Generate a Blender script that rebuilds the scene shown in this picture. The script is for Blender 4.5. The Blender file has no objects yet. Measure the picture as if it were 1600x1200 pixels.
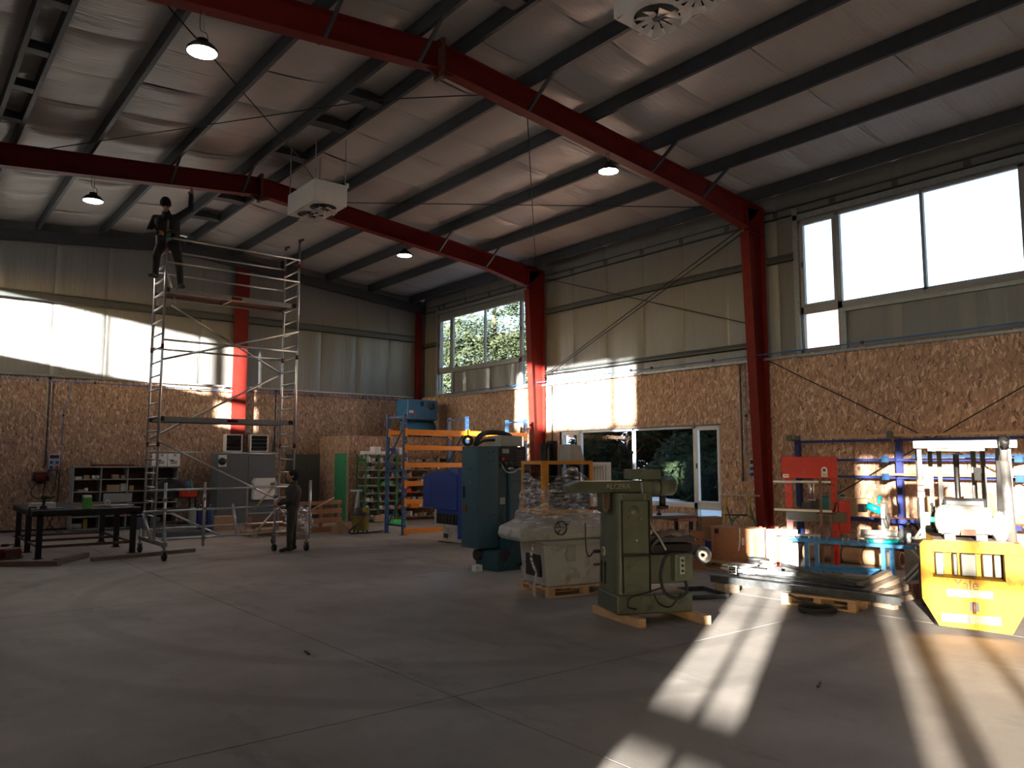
import bpy, bmesh, math, random
from mathutils import Vector, Matrix
import numpy as np
sc = bpy.context.scene
COL = sc.collection
R = math.radians
rnd = random.Random(11)

# ------------------------------------------------------------------ camera
cam = bpy.data.cameras.new('camera'); camo = bpy.data.objects.new('camera', cam); COL.objects.link(camo)
cam.sensor_width = 36; cam.lens = 1217 / 1600 * 36; cam.clip_start = .05; cam.clip_end = 900
camo.location = (0, 0, 1.85); camo.rotation_euler = (R(90 + 5.70), 0, R(-38.99))
sc.camera = camo
# ------------------------------------------------------------------ light and exposure
SUN_AZ, SUN_EL = R(61.6), R(7.0)
w = bpy.data.worlds.new('winter_sky'); sc.world = w; w.use_nodes = True
nt = w.node_tree; bg = nt.nodes['Background']
sky = nt.nodes.new('ShaderNodeTexSky'); sky.sky_type = 'NISHITA'; sky.sun_disc = False
sky.sun_elevation = R(9); sky.sun_rotation = SUN_AZ + math.pi; sky.air_density = 1.0; sky.dust_density = 1.6; sky.ozone_density = 1.2
nt.links.new(sky.outputs[0], bg.inputs[0]); bg.inputs[1].default_value = .8
sl = bpy.data.lights.new('sun', 'SUN'); sl.energy = 84; sl.color = (1, .90, .76); sl.angle = R(.9)
so = bpy.data.objects.new('sun', sl); COL.objects.link(so)
sd = Vector((math.sin(SUN_AZ) * math.cos(SUN_EL), math.cos(SUN_AZ) * math.cos(SUN_EL), -math.sin(SUN_EL)))
so.rotation_euler = sd.to_track_quat('-Z', 'Y').to_euler(); so.location = (-30, -20, 20)
vs = sc.view_settings; vs.view_transform = 'Standard'; vs.look = 'None'; vs.gamma = 1; vs.use_curve_mapping = False
vs.exposure = 0.15
LAMP_EMIT = 55

# ------------------------------------------------------------------ helpers
def link(o, parent=None):
    COL.objects.link(o)
    if parent is not None: o.parent = parent
    return o
def tag(o, label, cat, group=None):
    o['label'] = label; o['category'] = cat
    if group: o['group'] = group
    return o
def thing(name, label, cat, loc=(0, 0, 0), rz=0, group=None):
    o = bpy.data.objects.new(name, None); o.empty_display_size = .1; link(o)
    o.location = loc; o.rotation_euler = (0, 0, R(rz))
    return tag(o, label, cat, group)
def struct(o): o['kind'] = 'structure'; return o

class G:
    def __init__(s): s.v = []; s.f = []; s.s = []; s.m = []; s.mi = 0
    def add(s, vs, fs, sm=False):
        n = len(s.v); s.v += [tuple(v) for v in vs]
        for f in fs: s.f.append([i + n for i in f]); s.s.append(sm); s.m.append(s.mi)
        return s
    def mat(s, i): s.mi = i; return s
    def b(s, x0, x1, y0, y1, z0, z1):
        return s.add([(x0, y0, z0), (x1, y0, z0), (x1, y1, z0), (x0, y1, z0), (x0, y0, z1), (x1, y0, z1), (x1, y1, z1), (x0, y1, z1)],
                     [(0, 3, 2, 1), (4, 5, 6, 7), (0, 1, 5, 4), (1, 2, 6, 5), (2, 3, 7, 6), (3, 0, 4, 7)])
    def box(s, c, d, rot=(0, 0, 0)):
        m = Matrix.Translation(c) @ (Matrix.Rotation(R(rot[2]), 4, 'Z') @ Matrix.Rotation(R(rot[1]), 4, 'Y') @ Matrix.Rotation(R(rot[0]), 4, 'X'))
        g = G().b(-d[0] / 2, d[0] / 2, -d[1] / 2, d[1] / 2, -d[2] / 2, d[2] / 2)
        return s.add([m @ Vector(v) for v in g.v], g.f)
    def bar(s, p0, p1, w, h):        # rectangular bar between two points, h measured towards world z
        p0, p1 = Vector(p0), Vector(p1); d = (p1 - p0).normalized()
        u = Vector((0, 0, 1)) if abs(d.z) < .95 else Vector((0, 1, 0))
        r = d.cross(u).normalized(); u = r.cross(d)
        vs = [p + r * a * w / 2 + u * c * h / 2 for p in (p0, p1) for a, c in ((-1, -1), (1, -1), (1, 1), (-1, 1))]
        return s.add(vs, [(0, 1, 2, 3), (7, 6, 5, 4), (0, 4, 5, 1), (1, 5, 6, 2), (2, 6, 7, 3), (3, 7, 4, 0)])
    def cyl(s, p0, p1, r, n=10, r2=None, caps=True):
        p0, p1 = Vector(p0), Vector(p1); d = (p1 - p0).normalized(); r2 = r if r2 is None else r2
        a = d.orthogonal().normalized(); c = d.cross(a)
        vs = [p + (a * math.cos(t) + c * math.sin(t)) * q for p, q in ((p0, r), (p1, r2)) for t in [2 * math.pi * i / n for i in range(n)]]
        s.add(vs, [(i, (i + 1) % n, n + (i + 1) % n, n + i) for i in range(n)], True)
        if caps: s.add(vs, [tuple(range(n))[::-1], tuple(range(n, 2 * n))])
        return s
    def tube(s, pts, r, n=6, closed=False):
        pts = [Vector(p) for p in pts]; k = len(pts); a = None; rings = []
        for i, p in enumerate(pts):
            d = ((pts[(i + 1) % k] if closed or i < k - 1 else p) - (pts[i - 1] if closed or i > 0 else p)).normalized()
            a = d.orthogonal().normalized() if a is None else (a - d * a.dot(d)).normalized()
            c = d.cross(a); rings.append([p + (a * math.cos(t) + c * math.sin(t)) * r for t in [2 * math.pi * j / n for j in range(n)]])
        vs = [v for q in rings for v in q]; m = k if closed else k - 1
        s.add(vs, [(i * n + j, i * n + (j + 1) % n, ((i + 1) % k) * n + (j + 1) % n, ((i + 1) % k) * n + j) for i in range(m) for j in range(n)], True)
        if not closed: s.add(vs, [tuple(range(n))[::-1], tuple(range((k - 1) * n, k * n))])
        return s
    def lathe(s, prof, o=(0, 0, 0), ax=(0, 0, 1), n=20, sm=True):   # prof: (radius, height) pairs
        ax = Vector(ax).normalized(); a = ax.orthogonal().normalized(); c = ax.cross(a); o = Vector(o)
        vs = [o + ax * h + (a * math.cos(t) + c * math.sin(t)) * r for r, h in prof for t in [2 * math.pi * j / n for j in range(n)]]
        return s.add(vs, [(i * n + j, i * n + (j + 1) % n, (i + 1) * n + (j + 1) % n, (i + 1) * n + j) for i in range(len(prof) - 1) for j in range(n)], sm)
    def prism(s, poly, ax, lo, hi):   # polygon in the plane across axis ax ('x': (y,z), 'y': (x,z), 'z': (x,y))
        def P(p, h): return {'x': (h, p[0], p[1]), 'y': (p[0], h, p[1]), 'z': (p[0], p[1], h)}[ax]
        n = len(poly); vs = [P(p, lo) for p in poly] + [P(p, hi) for p in poly]
        return s.add(vs, [tuple(range(n))[::-1], tuple(range(n, 2 * n))] + [(i, (i + 1) % n, n + (i + 1) % n, n + i) for i in range(n)])
    def sph(s, c, r, n=12, sq=(1, 1, 1)):
        m = n // 2; prof = []
        vs = [(c[0] + r * sq[0] * math.sin(math.pi * i / m) * math.cos(2 * math.pi * j / n), c[1] + r * sq[1] * math.sin(math.pi * i / m) * math.sin(2 * math.pi * j / n),
               c[2] + r * sq[2] * math.cos(math.pi * i / m)) for i in range(m + 1) for j in range(n)]
        return s.add(vs, [(i * n + j, (i + 1) * n + j, (i + 1) * n + (j + 1) % n, i * n + (j + 1) % n) for i in range(m) for j in range(n)], True)
    def grid(s, fn, nu, nv, sm=True):
        vs = [fn(i / nu, j / nv) for j in range(nv + 1) for i in range(nu + 1)]; k = nu + 1
        return s.add(vs, [(j * k + i, j * k + i + 1, (j + 1) * k + i + 1, (j + 1) * k + i) for j in range(nv) for i in range(nu)], sm)
    def mesh(s, name, mats):
        me = bpy.data.meshes.new(name); me.from_pydata(s.v, [], s.f)
        for m in (mats if isinstance(mats, (list, tuple)) else [mats]): me.materials.append(m)
        me.polygons.foreach_set('use_smooth', s.s); me.polygons.foreach_set('material_index', s.m)
        bm = bmesh.new(); bm.from_mesh(me); bmesh.ops.remove_doubles(bm, verts=bm.verts, dist=1e-5)
        bmesh.ops.recalc_face_normals(bm, faces=bm.faces); bm.to_mesh(me); bm.free()
        return me
    def o(s, name, mats, parent=None, bev=0, label=None, seg=2):
        ob = bpy.data.objects.new(name, s.mesh(name, mats)); link(ob, parent)
        if bev:
            m = ob.modifiers.new('bevel', 'BEVEL'); m.width = bev; m.segments = seg; m.limit_method = 'ANGLE'; m.angle_limit = R(40)
        if label: ob['label'] = label
        return ob
def inst(o, parent=None, loc=None, rot=None, scale=None):
    c = o.copy(); link(c); c.parent = parent
    if loc is not None: c.location = loc
    if rot is not None: c.rotation_euler = rot
    if scale is not None: c.scale = scale
    return c
def copy_tree(o, parent=None):
    c = o.copy(); link(c); c.parent = parent
    for ch in list(o.children): copy_tree(ch, c)
    return c
def arc(c, r, a0, a1, n, plane='xz'):
    out = []
    for i in range(n + 1):
        t = R(a0 + (a1 - a0) * i / n); u, v = r * math.cos(t), r * math.sin(t)
        out.append({'xz': (c[0] + u, c[1], c[2] + v), 'yz': (c[0], c[1] + u, c[2] + v), 'xy': (c[0] + u, c[1] + v, c[2])}[plane])
    return out
def spline(pts, k=6):
    P = [Vector(p) for p in pts]; out = []
    for i in range(len(P) - 1):
        p0, p1, p2, p3 = P[max(i - 1, 0)], P[i], P[i + 1], P[min(i + 2, len(P) - 1)]
        for j in range(k):
            t = j / k; out.append(.5 * ((2 * p1) + (p2 - p0) * t + (2 * p0 - 5 * p1 + 4 * p2 - p3) * t * t + (3 * p1 - p0 - 3 * p2 + p3) * t ** 3))
    return out + [P[-1]]
def text(body, size, name, mat, parent, loc, rot, ext=.002, label=None, align='CENTER'):
    cu = bpy.data.curves.new(name, 'FONT'); cu.body = body; cu.size = size; cu.extrude = ext; cu.align_x = align; cu.align_y = 'CENTER'
    t = bpy.data.objects.new(name, cu); COL.objects.link(t); bpy.context.view_layer.update()
    me = bpy.data.meshes.new_from_object(t.evaluated_get(bpy.context.evaluated_depsgraph_get()))
    bpy.data.objects.remove(t); me.materials.clear(); me.materials.append(mat)
    ob = bpy.data.objects.new(name, me); link(ob, parent); ob.location = loc; ob.rotation_euler = rot
    if label: ob['label'] = label
    return ob

# ------------------------------------------------------------------ materials
def new_mat(name):
    m = bpy.data.materials.new(name); m.use_nodes = True; return m, m.node_tree, m.node_tree.nodes['Principled BSDF']
def pm(name, col, rough=.5, metal=0, var=.18, scale=6, bump=0, bscale=40, spec=None, stretch=None, dirt=None, dscale=3, coat=0):
    m, t, p = new_mat(name); N, L = t.nodes.new, t.links.new
    tc = N('ShaderNodeTexCoord'); src = tc.outputs['Object']
    if stretch:
        mp = N('ShaderNodeMapping'); mp.inputs['Scale'].default_value = stretch; L(src, mp.inputs[0]); src = mp.outputs[0]
    n = N('ShaderNodeTexNoise'); n.inputs['Scale'].default_value = scale; n.inputs['Detail'].default_value = 5; n.inputs['Roughness'].default_value = .6; L(src, n.inputs[0])
    rp = N('ShaderNodeValToRGB'); c = Vector(col)
    rp.color_ramp.elements[0].color = (*[max(0, x * (1 - var)) for x in c], 1); rp.color_ramp.elements[0].position = .3
    rp.color_ramp.elements[1].color = (*[min(1, x * (1 + var)) for x in c], 1); rp.color_ramp.elements[1].position = .7
    L(n.outputs[0], rp.inputs[0]); out = rp.outputs[0]
    if dirt:
        d = N('ShaderNodeTexNoise'); d.inputs['Scale'].default_value = dscale; d.inputs['Detail'].default_value = 8; d.inputs['Roughness'].default_value = .72; L(tc.outputs['Object'], d.inputs[0])
        dr = N('ShaderNodeValToRGB'); dr.color_ramp.elements[0].position = .52; dr.color_ramp.elements[1].position = .68; L(d.outputs[0], dr.inputs[0])
        mx = N('ShaderNodeMix'); mx.data_type = 'RGBA'; L(dr.outputs[0], mx.inputs[0]); L(out, mx.inputs[6]); mx.inputs[7].default_value = (*dirt, 1); out = mx.outputs[2]
    L(out, p.inputs['Base Color']); p.inputs['Roughness'].default_value = rough; p.inputs['Metallic'].default_value = metal
    if spec is not None: p.inputs['Specular IOR Level'].default_value = spec
    if coat: p.inputs['Coat Weight'].default_value = coat; p.inputs['Coat Roughness'].default_value = .15
    if bump:
        b = N('ShaderNodeBump'); b.inputs['Strength'].default_value = bump; b.inputs['Distance'].default_value = .02
        n2 = N('ShaderNodeTexNoise'); n2.inputs['Scale'].default_value = bscale; n2.inputs['Detail'].default_value = 4; L(src, n2.inputs[0])
        L(n2.outputs[0], b.inputs['Height']); L(b.outputs[0], p.inputs['Normal'])
    return m
def emit(name, col, st):
    m, t, p = new_mat(name); p.inputs['Base Color'].default_value = (*col, 1); p.inputs['Emission Color'].default_value = (*col, 1); p.inputs['Emission Strength'].default_value = st; return m
def osb_mat():
    m, t, p = new_mat('osb_board'); N, L = t.nodes.new, t.links.new
    g = N('ShaderNodeTexCoord'); sp = N('ShaderNodeSeparateXYZ'); L(g.outputs['Object'], sp.inputs[0])
    ad = N('ShaderNodeMath'); L(sp.outputs[0], ad.inputs[0]); L(sp.outputs[1], ad.inputs[1])
    cb = N('ShaderNodeCombineXYZ'); L(ad.outputs[0], cb.inputs[0]); L(sp.outputs[2], cb.inputs[1])
    wn = N('ShaderNodeTexNoise'); wn.inputs['Scale'].default_value = 3.5; L(cb.outputs[0], wn.inputs[0])
    wa = N('ShaderNodeVectorMath'); wa.operation = 'SCALE'; wa.inputs['Scale'].default_value = .16; L(wn.outputs['Color'], wa.inputs[0])
    w2 = N('ShaderNodeVectorMath'); L(cb.outputs[0], w2.inputs[0]); L(wa.outputs[0], w2.inputs[1])
    def lay(rot, sx, sy):
        mp = N('ShaderNodeMapping'); mp.vector_type = 'TEXTURE'; mp.inputs['Rotation'].default_value = (0, 0, R(rot)); mp.inputs['Scale'].default_value = (1 / sx, 1 / sy, 1); L(w2.outputs[0], mp.inputs[0])
        v = N('ShaderNodeTexVoronoi'); v.voronoi_dimensions = '2D'; v.inputs['Scale'].default_value = 1; L(mp.outputs[0], v.inputs[0])
        s = N('ShaderNodeSeparateColor'); L(v.outputs['Color'], s.inputs[0]); return s
    a, b, c = lay(62, 11, 34), lay(-58, 11, 36), lay(96, 10, 30)
    def mixv(f, x, y):
        k = N('ShaderNodeMix'); k.data_type = 'FLOAT'; st = N('ShaderNodeMath'); st.operation = 'GREATER_THAN'; st.inputs[1].default_value = .55; L(f, st.inputs[0])
        L(st.outputs[0], k.inputs[0]); L(x, k.inputs[2]); L(y, k.inputs[3]); return k.outputs[0]
    val = mixv(b.outputs[1], a.outputs[0], b.outputs[0]); val = mixv(c.outputs[1], val, c.outputs[0])
    rp = N('ShaderNodeValToRGB'); e = rp.color_ramp.elements
    e[0].position = 0; e[0].color = (.13, .068, .042, 1); e[1].position = 1; e[1].color = (.62, .45, .32, 1)
    for po, co in ((.10, (.25, .145, .092)), (.5, (.34, .21, .138)), (.82, (.41, .265, .178))):
        q = e.new(po); q.color = (*co, 1)
    L(val, rp.inputs[0])
    ln = N('ShaderNodeTexNoise'); ln.inputs['Scale'].default_value = .6; ln.inputs['Detail'].default_value = 3; L(cb.outputs[0], ln.inputs[0])
    lr = N('ShaderNodeMapRange'); lr.inputs[1].default_value = .3; lr.inputs[2].default_value = .7; lr.inputs[3].default_value = .98; lr.inputs[4].default_value = 1.28; L(ln.outputs[0], lr.inputs[0])
    mu = N('ShaderNodeVectorMath'); mu.operation = 'SCALE'; L(rp.outputs[0], mu.inputs[0]); L(lr.outputs[0], mu.inputs['Scale'])
    L(mu.outputs[0], p.inputs['Base Color']); p.inputs['Roughness'].default_value = .55
    bu = N('ShaderNodeBump'); bu.inputs['Strength'].default_value = .25; bu.inputs['Distance'].default_value = .004; L(val, bu.inputs['Height']); L(bu.outputs[0], p.inputs['Normal'])
    return m
def foil_mat(name, col, wr, sc_=(1, 1, 1), rough=.38, st=.35):
    m, t, p = new_mat(name); N, L = t.nodes.new, t.links.new
    g = N('ShaderNodeTexCoord'); mp = N('ShaderNodeMapping'); mp.inputs['Scale'].default_value = sc_; L(g.outputs['Object'], mp.inputs[0])
    n = N('ShaderNodeTexNoise'); n.inputs['Scale'].default_value = wr; n.inputs['Detail'].default_value = 4; L(mp.outputs[0], n.inputs[0])
    b = N('ShaderNodeBump'); b.inputs['Strength'].default_value = st; b.inputs['Distance'].default_value = .03; L(n.outputs[0], b.inputs['Height']); L(b.outputs[0], p.inputs['Normal'])
    rp = N('ShaderNodeValToRGB'); rp.color_ramp.elements[0].color = (*[x * .86 for x in col], 1); rp.color_ramp.elements[1].color = (*col, 1); L(n.outputs[0], rp.inputs[0]); L(rp.outputs[0], p.inputs['Base Color'])
    p.inputs['Roughness'].default_value = rough; p.inputs['Specular IOR Level'].default_value = .7
    return m
def concrete_mat():
    m, t, p = new_mat('concrete_floor'); N, L = t.nodes.new, t.links.new
    g = N('ShaderNodeTexCoord'); src = g.outputs['Object']
    def no(s, d=6, r=.6, st=None):
        n = N('ShaderNodeTexNoise'); n.inputs['Scale'].default_value = s; n.inputs['Detail'].default_value = d; n.inputs['Roughness'].default_value = r
        if st:
            mp = N('ShaderNodeMapping'); mp.inputs['Scale'].default_value = st; mp.inputs['Rotation'].default_value = (0, 0, R(25)); L(src, mp.inputs[0]); L(mp.outputs[0], n.inputs[0])
        else: L(src, n.inputs[0])
        return n
    a = no(.45, 7, .62); rp = N('ShaderNodeValToRGB'); e = rp.color_ramp.elements
    e[0].position = .3; e[0].color = (.185, .167, .148, 1); e[1].position = .7; e[1].color = (.39, .353, .32, 1); L(a.outputs[0], rp.inputs[0])
    s = no(1.3, 6, .7, (1, .35, 1)); r2 = N('ShaderNodeValToRGB'); r2.color_ramp.elements[0].position = .56; r2.color_ramp.elements[1].position = .74; L(s.outputs[0], r2.inputs[0])
    mx = N('ShaderNodeMix'); mx.data_type = 'RGBA'; L(r2.outputs[0], mx.inputs[0]); L(rp.outputs[0], mx.inputs[6]); mx.inputs[7].default_value = (.18, .163, .147, 1)
    # tyre marks: arcs around a turning centre
    dv = N('ShaderNodeVectorMath'); dv.operation = 'DISTANCE'; dv.inputs[1].default_value = (7.2, 10.3, 0); L(src, dv.inputs[0])
    def ring(r, wd):
        q = N('ShaderNodeMath'); q.operation = 'SUBTRACT'; q.inputs[1].default_value = r; L(dv.outputs['Value'], q.inputs[0])
        q2 = N('ShaderNodeMath'); q2.operation = 'ABSOLUTE'; L(q.outputs[0], q2.inputs[0])
        q3 = N('ShaderNodeMapRange'); q3.inputs[1].default_value = wd; q3.inputs[2].default_value = wd * .4; q3.inputs[3].default_value = 0; q3.inputs[4].default_value = .55; L(q2.outputs[0], q3.inputs[0]); return q3
    ra, rb = ring(5.2, .17), ring(6.35, .17); mxm = N('ShaderNodeMath'); mxm.operation = 'MAXIMUM'; L(ra.outputs[0], mxm.inputs[0]); L(rb.outputs[0], mxm.inputs[1])
    bn = no(.9, 4); bl = N('ShaderNodeMath'); bl.operation = 'MULTIPLY'; L(mxm.outputs[0], bl.inputs[0]); L(bn.outputs[0], bl.inputs[1])
    m2 = N('ShaderNodeMix'); m2.data_type = 'RGBA'; L(bl.outputs[0], m2.inputs[0]); L(mx.outputs[2], m2.inputs[6]); m2.inputs[7].default_value = (.12, .105, .09, 1)
    f = no(60, 3, .7); mr = N('ShaderNodeMapRange'); mr.inputs[3].default_value = .86; mr.inputs[4].default_value = 1.14; L(f.outputs[0], mr.inputs[0])
    sv = N('ShaderNodeVectorMath'); sv.operation = 'SCALE'; L(m2.outputs[2], sv.inputs[0]); L(mr.outputs[0], sv.inputs['Scale'])
    L(sv.outputs[0], p.inputs['Base Color'])
    rr = N('ShaderNodeMapRange'); rr.inputs[3].default_value = .42; rr.inputs[4].default_value = .72; L(s.outputs[0], rr.inputs[0]); L(rr.outputs[0], p.inputs['Roughness'])
    b = N('ShaderNodeBump'); b.inputs['Strength'].default_value = .12; b.inputs['Distance'].default_value = .01; L(f.outputs[0], b.inputs['Height']); L(b.outputs[0], p.inputs['Normal'])
    return m
def glass_mat(name='window_glass', tint=(.93, .96, 1), refl=.9):
    m, t, p = new_mat(name); N, L = t.nodes.new, t.links.new; t.nodes.remove(p)
    tr = N('ShaderNodeBsdfTransparent'); tr.inputs[0].default_value = (*tint, 1); gl = N('ShaderNodeBsdfGlossy'); gl.inputs['Roughness'].default_value = .01; gl.inputs[0].default_value = (refl,) * 3 + (1,)
    fr = N('ShaderNodeFresnel'); fr.inputs[0].default_value = 1.5; ge = N('ShaderNodeNewGeometry'); iv = N('ShaderNodeMath'); iv.operation = 'SUBTRACT'; iv.inputs[0].default_value = 1; L(ge.outputs['Backfacing'], iv.inputs[1])
    ml = N('ShaderNodeMath'); ml.operation = 'MULTIPLY'; L(fr.outputs[0], ml.inputs[0]); L(iv.outputs[0], ml.inputs[1])
    mx = N('ShaderNodeMixShader'); L(ml.outputs[0], mx.inputs[0]); L(tr.outputs[0], mx.inputs[1]); L(gl.outputs[0], mx.inputs[2])
    L(mx.outputs[0], t.nodes['Material Output'].inputs[0]); return m
def film_mat():
    m, t, p = new_mat('stretch_film'); N, L = t.nodes.new, t.links.new; t.nodes.remove(p)
    g = N('ShaderNodeTexCoord'); mp = N('ShaderNodeMapping'); mp.inputs['Scale'].default_value = (3, 3, 16); mp.inputs['Rotation'].default_value = (.25, .2, 0); L(g.outputs['Object'], mp.inputs[0])
    n = N('ShaderNodeTexNoise'); n.inputs['Scale'].default_value = 2.2; n.inputs['Detail'].default_value = 5; n.inputs['Distortion'].default_value = 1.2; L(mp.outputs[0], n.inputs[0])
    b = N('ShaderNodeBump'); b.inputs['Strength'].default_value = .9; b.inputs['Distance'].default_value = .03; L(n.outputs[0], b.inputs['Height'])
    tr = N('ShaderNodeBsdfTransparent'); tr.inputs[0].default_value = (.93, .93, .95, 1)
    gl = N('ShaderNodeBsdfGlossy'); gl.inputs['Roughness'].default_value = .08; gl.inputs[0].default_value = (.9, .9, .9, 1); L(b.outputs[0], gl.inputs['Normal'])
    df = N('ShaderNodeBsdfDiffuse'); df.inputs[0].default_value = (.8, .8, .82, 1); L(b.outputs[0], df.inputs['Normal'])
    m1 = N('ShaderNodeMixShader'); m1.inputs[0].default_value = .35; L(gl.outputs[0], m1.inputs[1]); L(df.outputs[0], m1.inputs[2])
    rp = N('ShaderNodeMapRange'); rp.inputs[1].default_value = .44; rp.inputs[2].default_value = .68; rp.inputs[3].default_value = .10; rp.inputs[4].default_value = .85; L(n.outputs[0], rp.inputs[0])
    mx = N('ShaderNodeMixShader'); L(rp.outputs[0], mx.inputs[0]); L(tr.outputs[0], mx.inputs[1]); L(m1.outputs[0], mx.inputs[2])
    L(mx.outputs[0], t.nodes['Material Output'].inputs[0]); return m

DGLASS = glass_mat('twin_wall_glazing', (.66, .66, .66)); OSB = osb_mat(); CONC = concrete_mat(); GLASS = glass_mat(); FILM = film_mat()
FOILW = foil_mat('wall_insulation_foil', (.185, .186, .18), 2.2, (5, 5, .6), .4, .5)
FOILC = foil_mat('roof_insulation_foil', (.47, .445, .42), 2.4, (.6, 9, 1), .33, .6)
STEEL_G = pm('galvanised_steel', (.30, .32, .33), .42, .6, .12, 12)
PURLIN = pm('purlin_steel', (.058, .064, .073), .5, .45, .15, 8)
CLAD = pm('outer_cladding', (.4, .41, .42), .6, 0, .05)
RED_ST = pm('red_oxide_steel', (.14, .013, .009), .5, 0, .15, 5, spec=.2)
GIRT = pm('girt_steel', (.085, .093, .092), .5, .3, .12, 8)
ALU = pm('aluminium', (.62, .62, .62), .28, .9, .08, 20)
ALU_D = pm('worn_aluminium', (.42, .41, .40), .4, .8, .15, 20)
BLACK = pm('black_steel', (.018, .017, .017), .45, .2, .3, 10)
BLACKP = pm('black_plastic', (.015, .015, .016), .5)
RUBBER = pm('black_rubber', (.02, .02, .02), .8)
WHITE = pm('white_paint', (.72, .72, .71), .4, 0, .04)
WFRAME = pm('window_frame_white', (.62, .64, .67), .35, 0, .04)
WFRAMED = pm('window_frame_backlit', (.26, .265, .28), .45, 0, .06)  # white frame darkened in its colour to look backlit against the sky
PLY = pm('plywood_deck', (.28, .12, .06), .6, 0, .2, 8)
WOOD = pm('raw_timber', (.47, .30, .17), .65, 0, .22, 5, .2, 60, stretch=(1, 8, 8))
WOODG = pm('weathered_timber', (.22, .165, .12), .75, 0, .3, 5, .2, 60, stretch=(1, 6, 6))
WOODR = pm('crate_plywood', (.33, .15, .08), .6, 0, .18, 4, stretch=(1, 6, 6))
CARD = pm('cardboard', (.42, .27, .16), .75, 0, .1, 8)
PAPER = pm('white_carton', (.70, .70, .70), .7, 0, .05)
BLUE_P = pm('blue_rack_paint', (.022, .075, .19), .42, 0, .2, 8)
BLUE_D = pm('dark_blue_paint', (.02, .03, .15), .45, 0, .2, 8)
BLUE_M = pm('blue_machine_paint', (.005, .036, .25), .6, 0, .08, 4)
BLUE_C = pm('compressor_blue', (.03, .16, .34), .4, 0, .1, 6)
BLUE_T = pm('blue_table_paint', (.03, .19, .42), .5, 0, .25, 10, dirt=(.03, .04, .06), dscale=12)
TEAL = pm('teal_machine_paint', (.034, .088, .118), .4, 0, .14, 3)
TEAL_D = pm('dark_teal_paint', (.012, .055, .075), .42, 0, .2, 4)
ORANGE = pm('orange_rack_paint', (.72, .23, .012), .38, 0, .08, 8)
ORANGE_F = pm('orange_guard_paint', (.58, .25, .03), .45, 0, .15, 8)
GREEN_M = pm('green_machine_paint', (.084, .100, .064), .45, 0, .16, 5, dirt=(.045, .055, .035), dscale=4)
GREEN_D = pm('green_door_paint', (.045, .26, .12), .45, 0, .06)
GREEN_S = pm('green_shelf_paint', (.02, .15, .035), .5, 0, .2)
GREYM = pm('grey_enamel', (.42, .42, .40), .45, 0, .1, 4, dirt=(.25, .21, .17), dscale=5)
GREY_C = pm('grey_cabinet_paint', (.105, .115, .13), .45, 0, .06)
GREY_D = pm('grey_door_paint', (.10, .10, .085), .5, 0, .06)
GREY_SH = pm('grey_shelf_paint', (.30, .31, .29), .5, 0, .08)
RED_P = pm('press_red_paint', (.44, .020, .012), .5, 0, .1, 6, spec=.25)
RED_B = pm('bright_red', (.55, .03, .015), .45)
YEL = pm('forklift_yellow', (.36, .175, .003), .55, 0, .06, 5, dirt=(.16, .075, .006), dscale=9, spec=.2)
YEL2 = pm('vacuum_yellow', (.26, .20, .03), .5)
BROWN = pm('rusty_brown_steel', (.12, .055, .035), .6, .2, .3, 15)
STOCK = pm('mill_scale_steel', (.075, .078, .08), .45, .6, .3, 10)
CHROME = pm('polished_steel', (.55, .54, .52), .3, 1, .05)
MTEAL = pm('saw_teal', (.0, .27, .30), .4)
SKIN = pm('skin', (.45, .24, .16), .55, 0, .08)
CLOTH = pm('dark_overalls', (.018, .018, .022), .85, 0, .25, 12, .3, 60)
CLOTH2 = pm('brown_trousers', (.05, .042, .036), .85, 0, .25, 12, .3, 60)
BEANIE = pm('black_knit', (.008, .008, .009), .9, 0, .2, 30, .4, 200)
BOOT = pm('work_boot', (.03, .024, .02), .7)
SNOW = pm('shaded_snow', (.78, .80, .83), .8, 0, .06, .5, .4, 1.2, dirt=(.10, .09, .075), dscale=.22)
YARD = pm('trodden_yard', (.20, .185, .17), .85, 0, .3, .3, .4, 1.2, dirt=(.5, .5, .52), dscale=.15)
SNOWW = pm('clean_snow', (.86, .87, .88), .8, 0, .04, .6)
TANK = pm('gas_bottle_paint', (.30, .295, .28), .45, 0, .06, dirt=(.17, .14, .11), dscale=7)
CLOTH3 = pm('brown_grey_jacket', (.042, .038, .035), .85, 0, .25, 12, .3, 60)
LENS = emit('lamp_diffuser', (1, .93, .84), LAMP_EMIT)
# ================================================================== STRUCTURE
XL, W, D, Y0 = -1.8, 15.5, 24.5, -6.5
RX = 6.6
def zr(x): return 8.5 - .097 * abs(x - RX)
def minus(rects, h):
    out = []
    for a0, a1, b0, b1 in rects:
        x0, x1, y0, y1 = max(a0, h[0]), min(a1, h[1]), max(b0, h[2]), min(b1, h[3])
        if x0 >= x1 - 1e-6 or y0 >= y1 - 1e-6: out.append((a0, a1, b0, b1)); continue
        if b0 < y0: out.append((a0, a1, b0, y0))
        if y1 < b1: out.append((a0, a1, y1, b1))
        if a0 < x0: out.append((a0, x0, y0, y1))
        if x1 < a1: out.append((x1, a1, y0, y1))
    return out
WP = {'right': lambda u, z, o: (W + o, u, z), 'left': lambda u, z, o: (XL - o, u, z), 'back': lambda u, z, o: (u, D + o, z), 'front': lambda u, z, o: (u, Y0 - o, z)}
def wbox(g, side, u0, u1, z0, z1, o0, o1):
    P = WP[side]; vs = [P(u, z, o) for o in (o0, o1) for u, z in ((u0, z0), (u1, z0), (u1, z1), (u0, z1))]
    g.add(vs, [(0, 1, 2, 3), (7, 6, 5, 4), (0, 4, 5, 1), (1, 5, 6, 2), (2, 6, 7, 3), (3, 7, 4, 0)])
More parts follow.
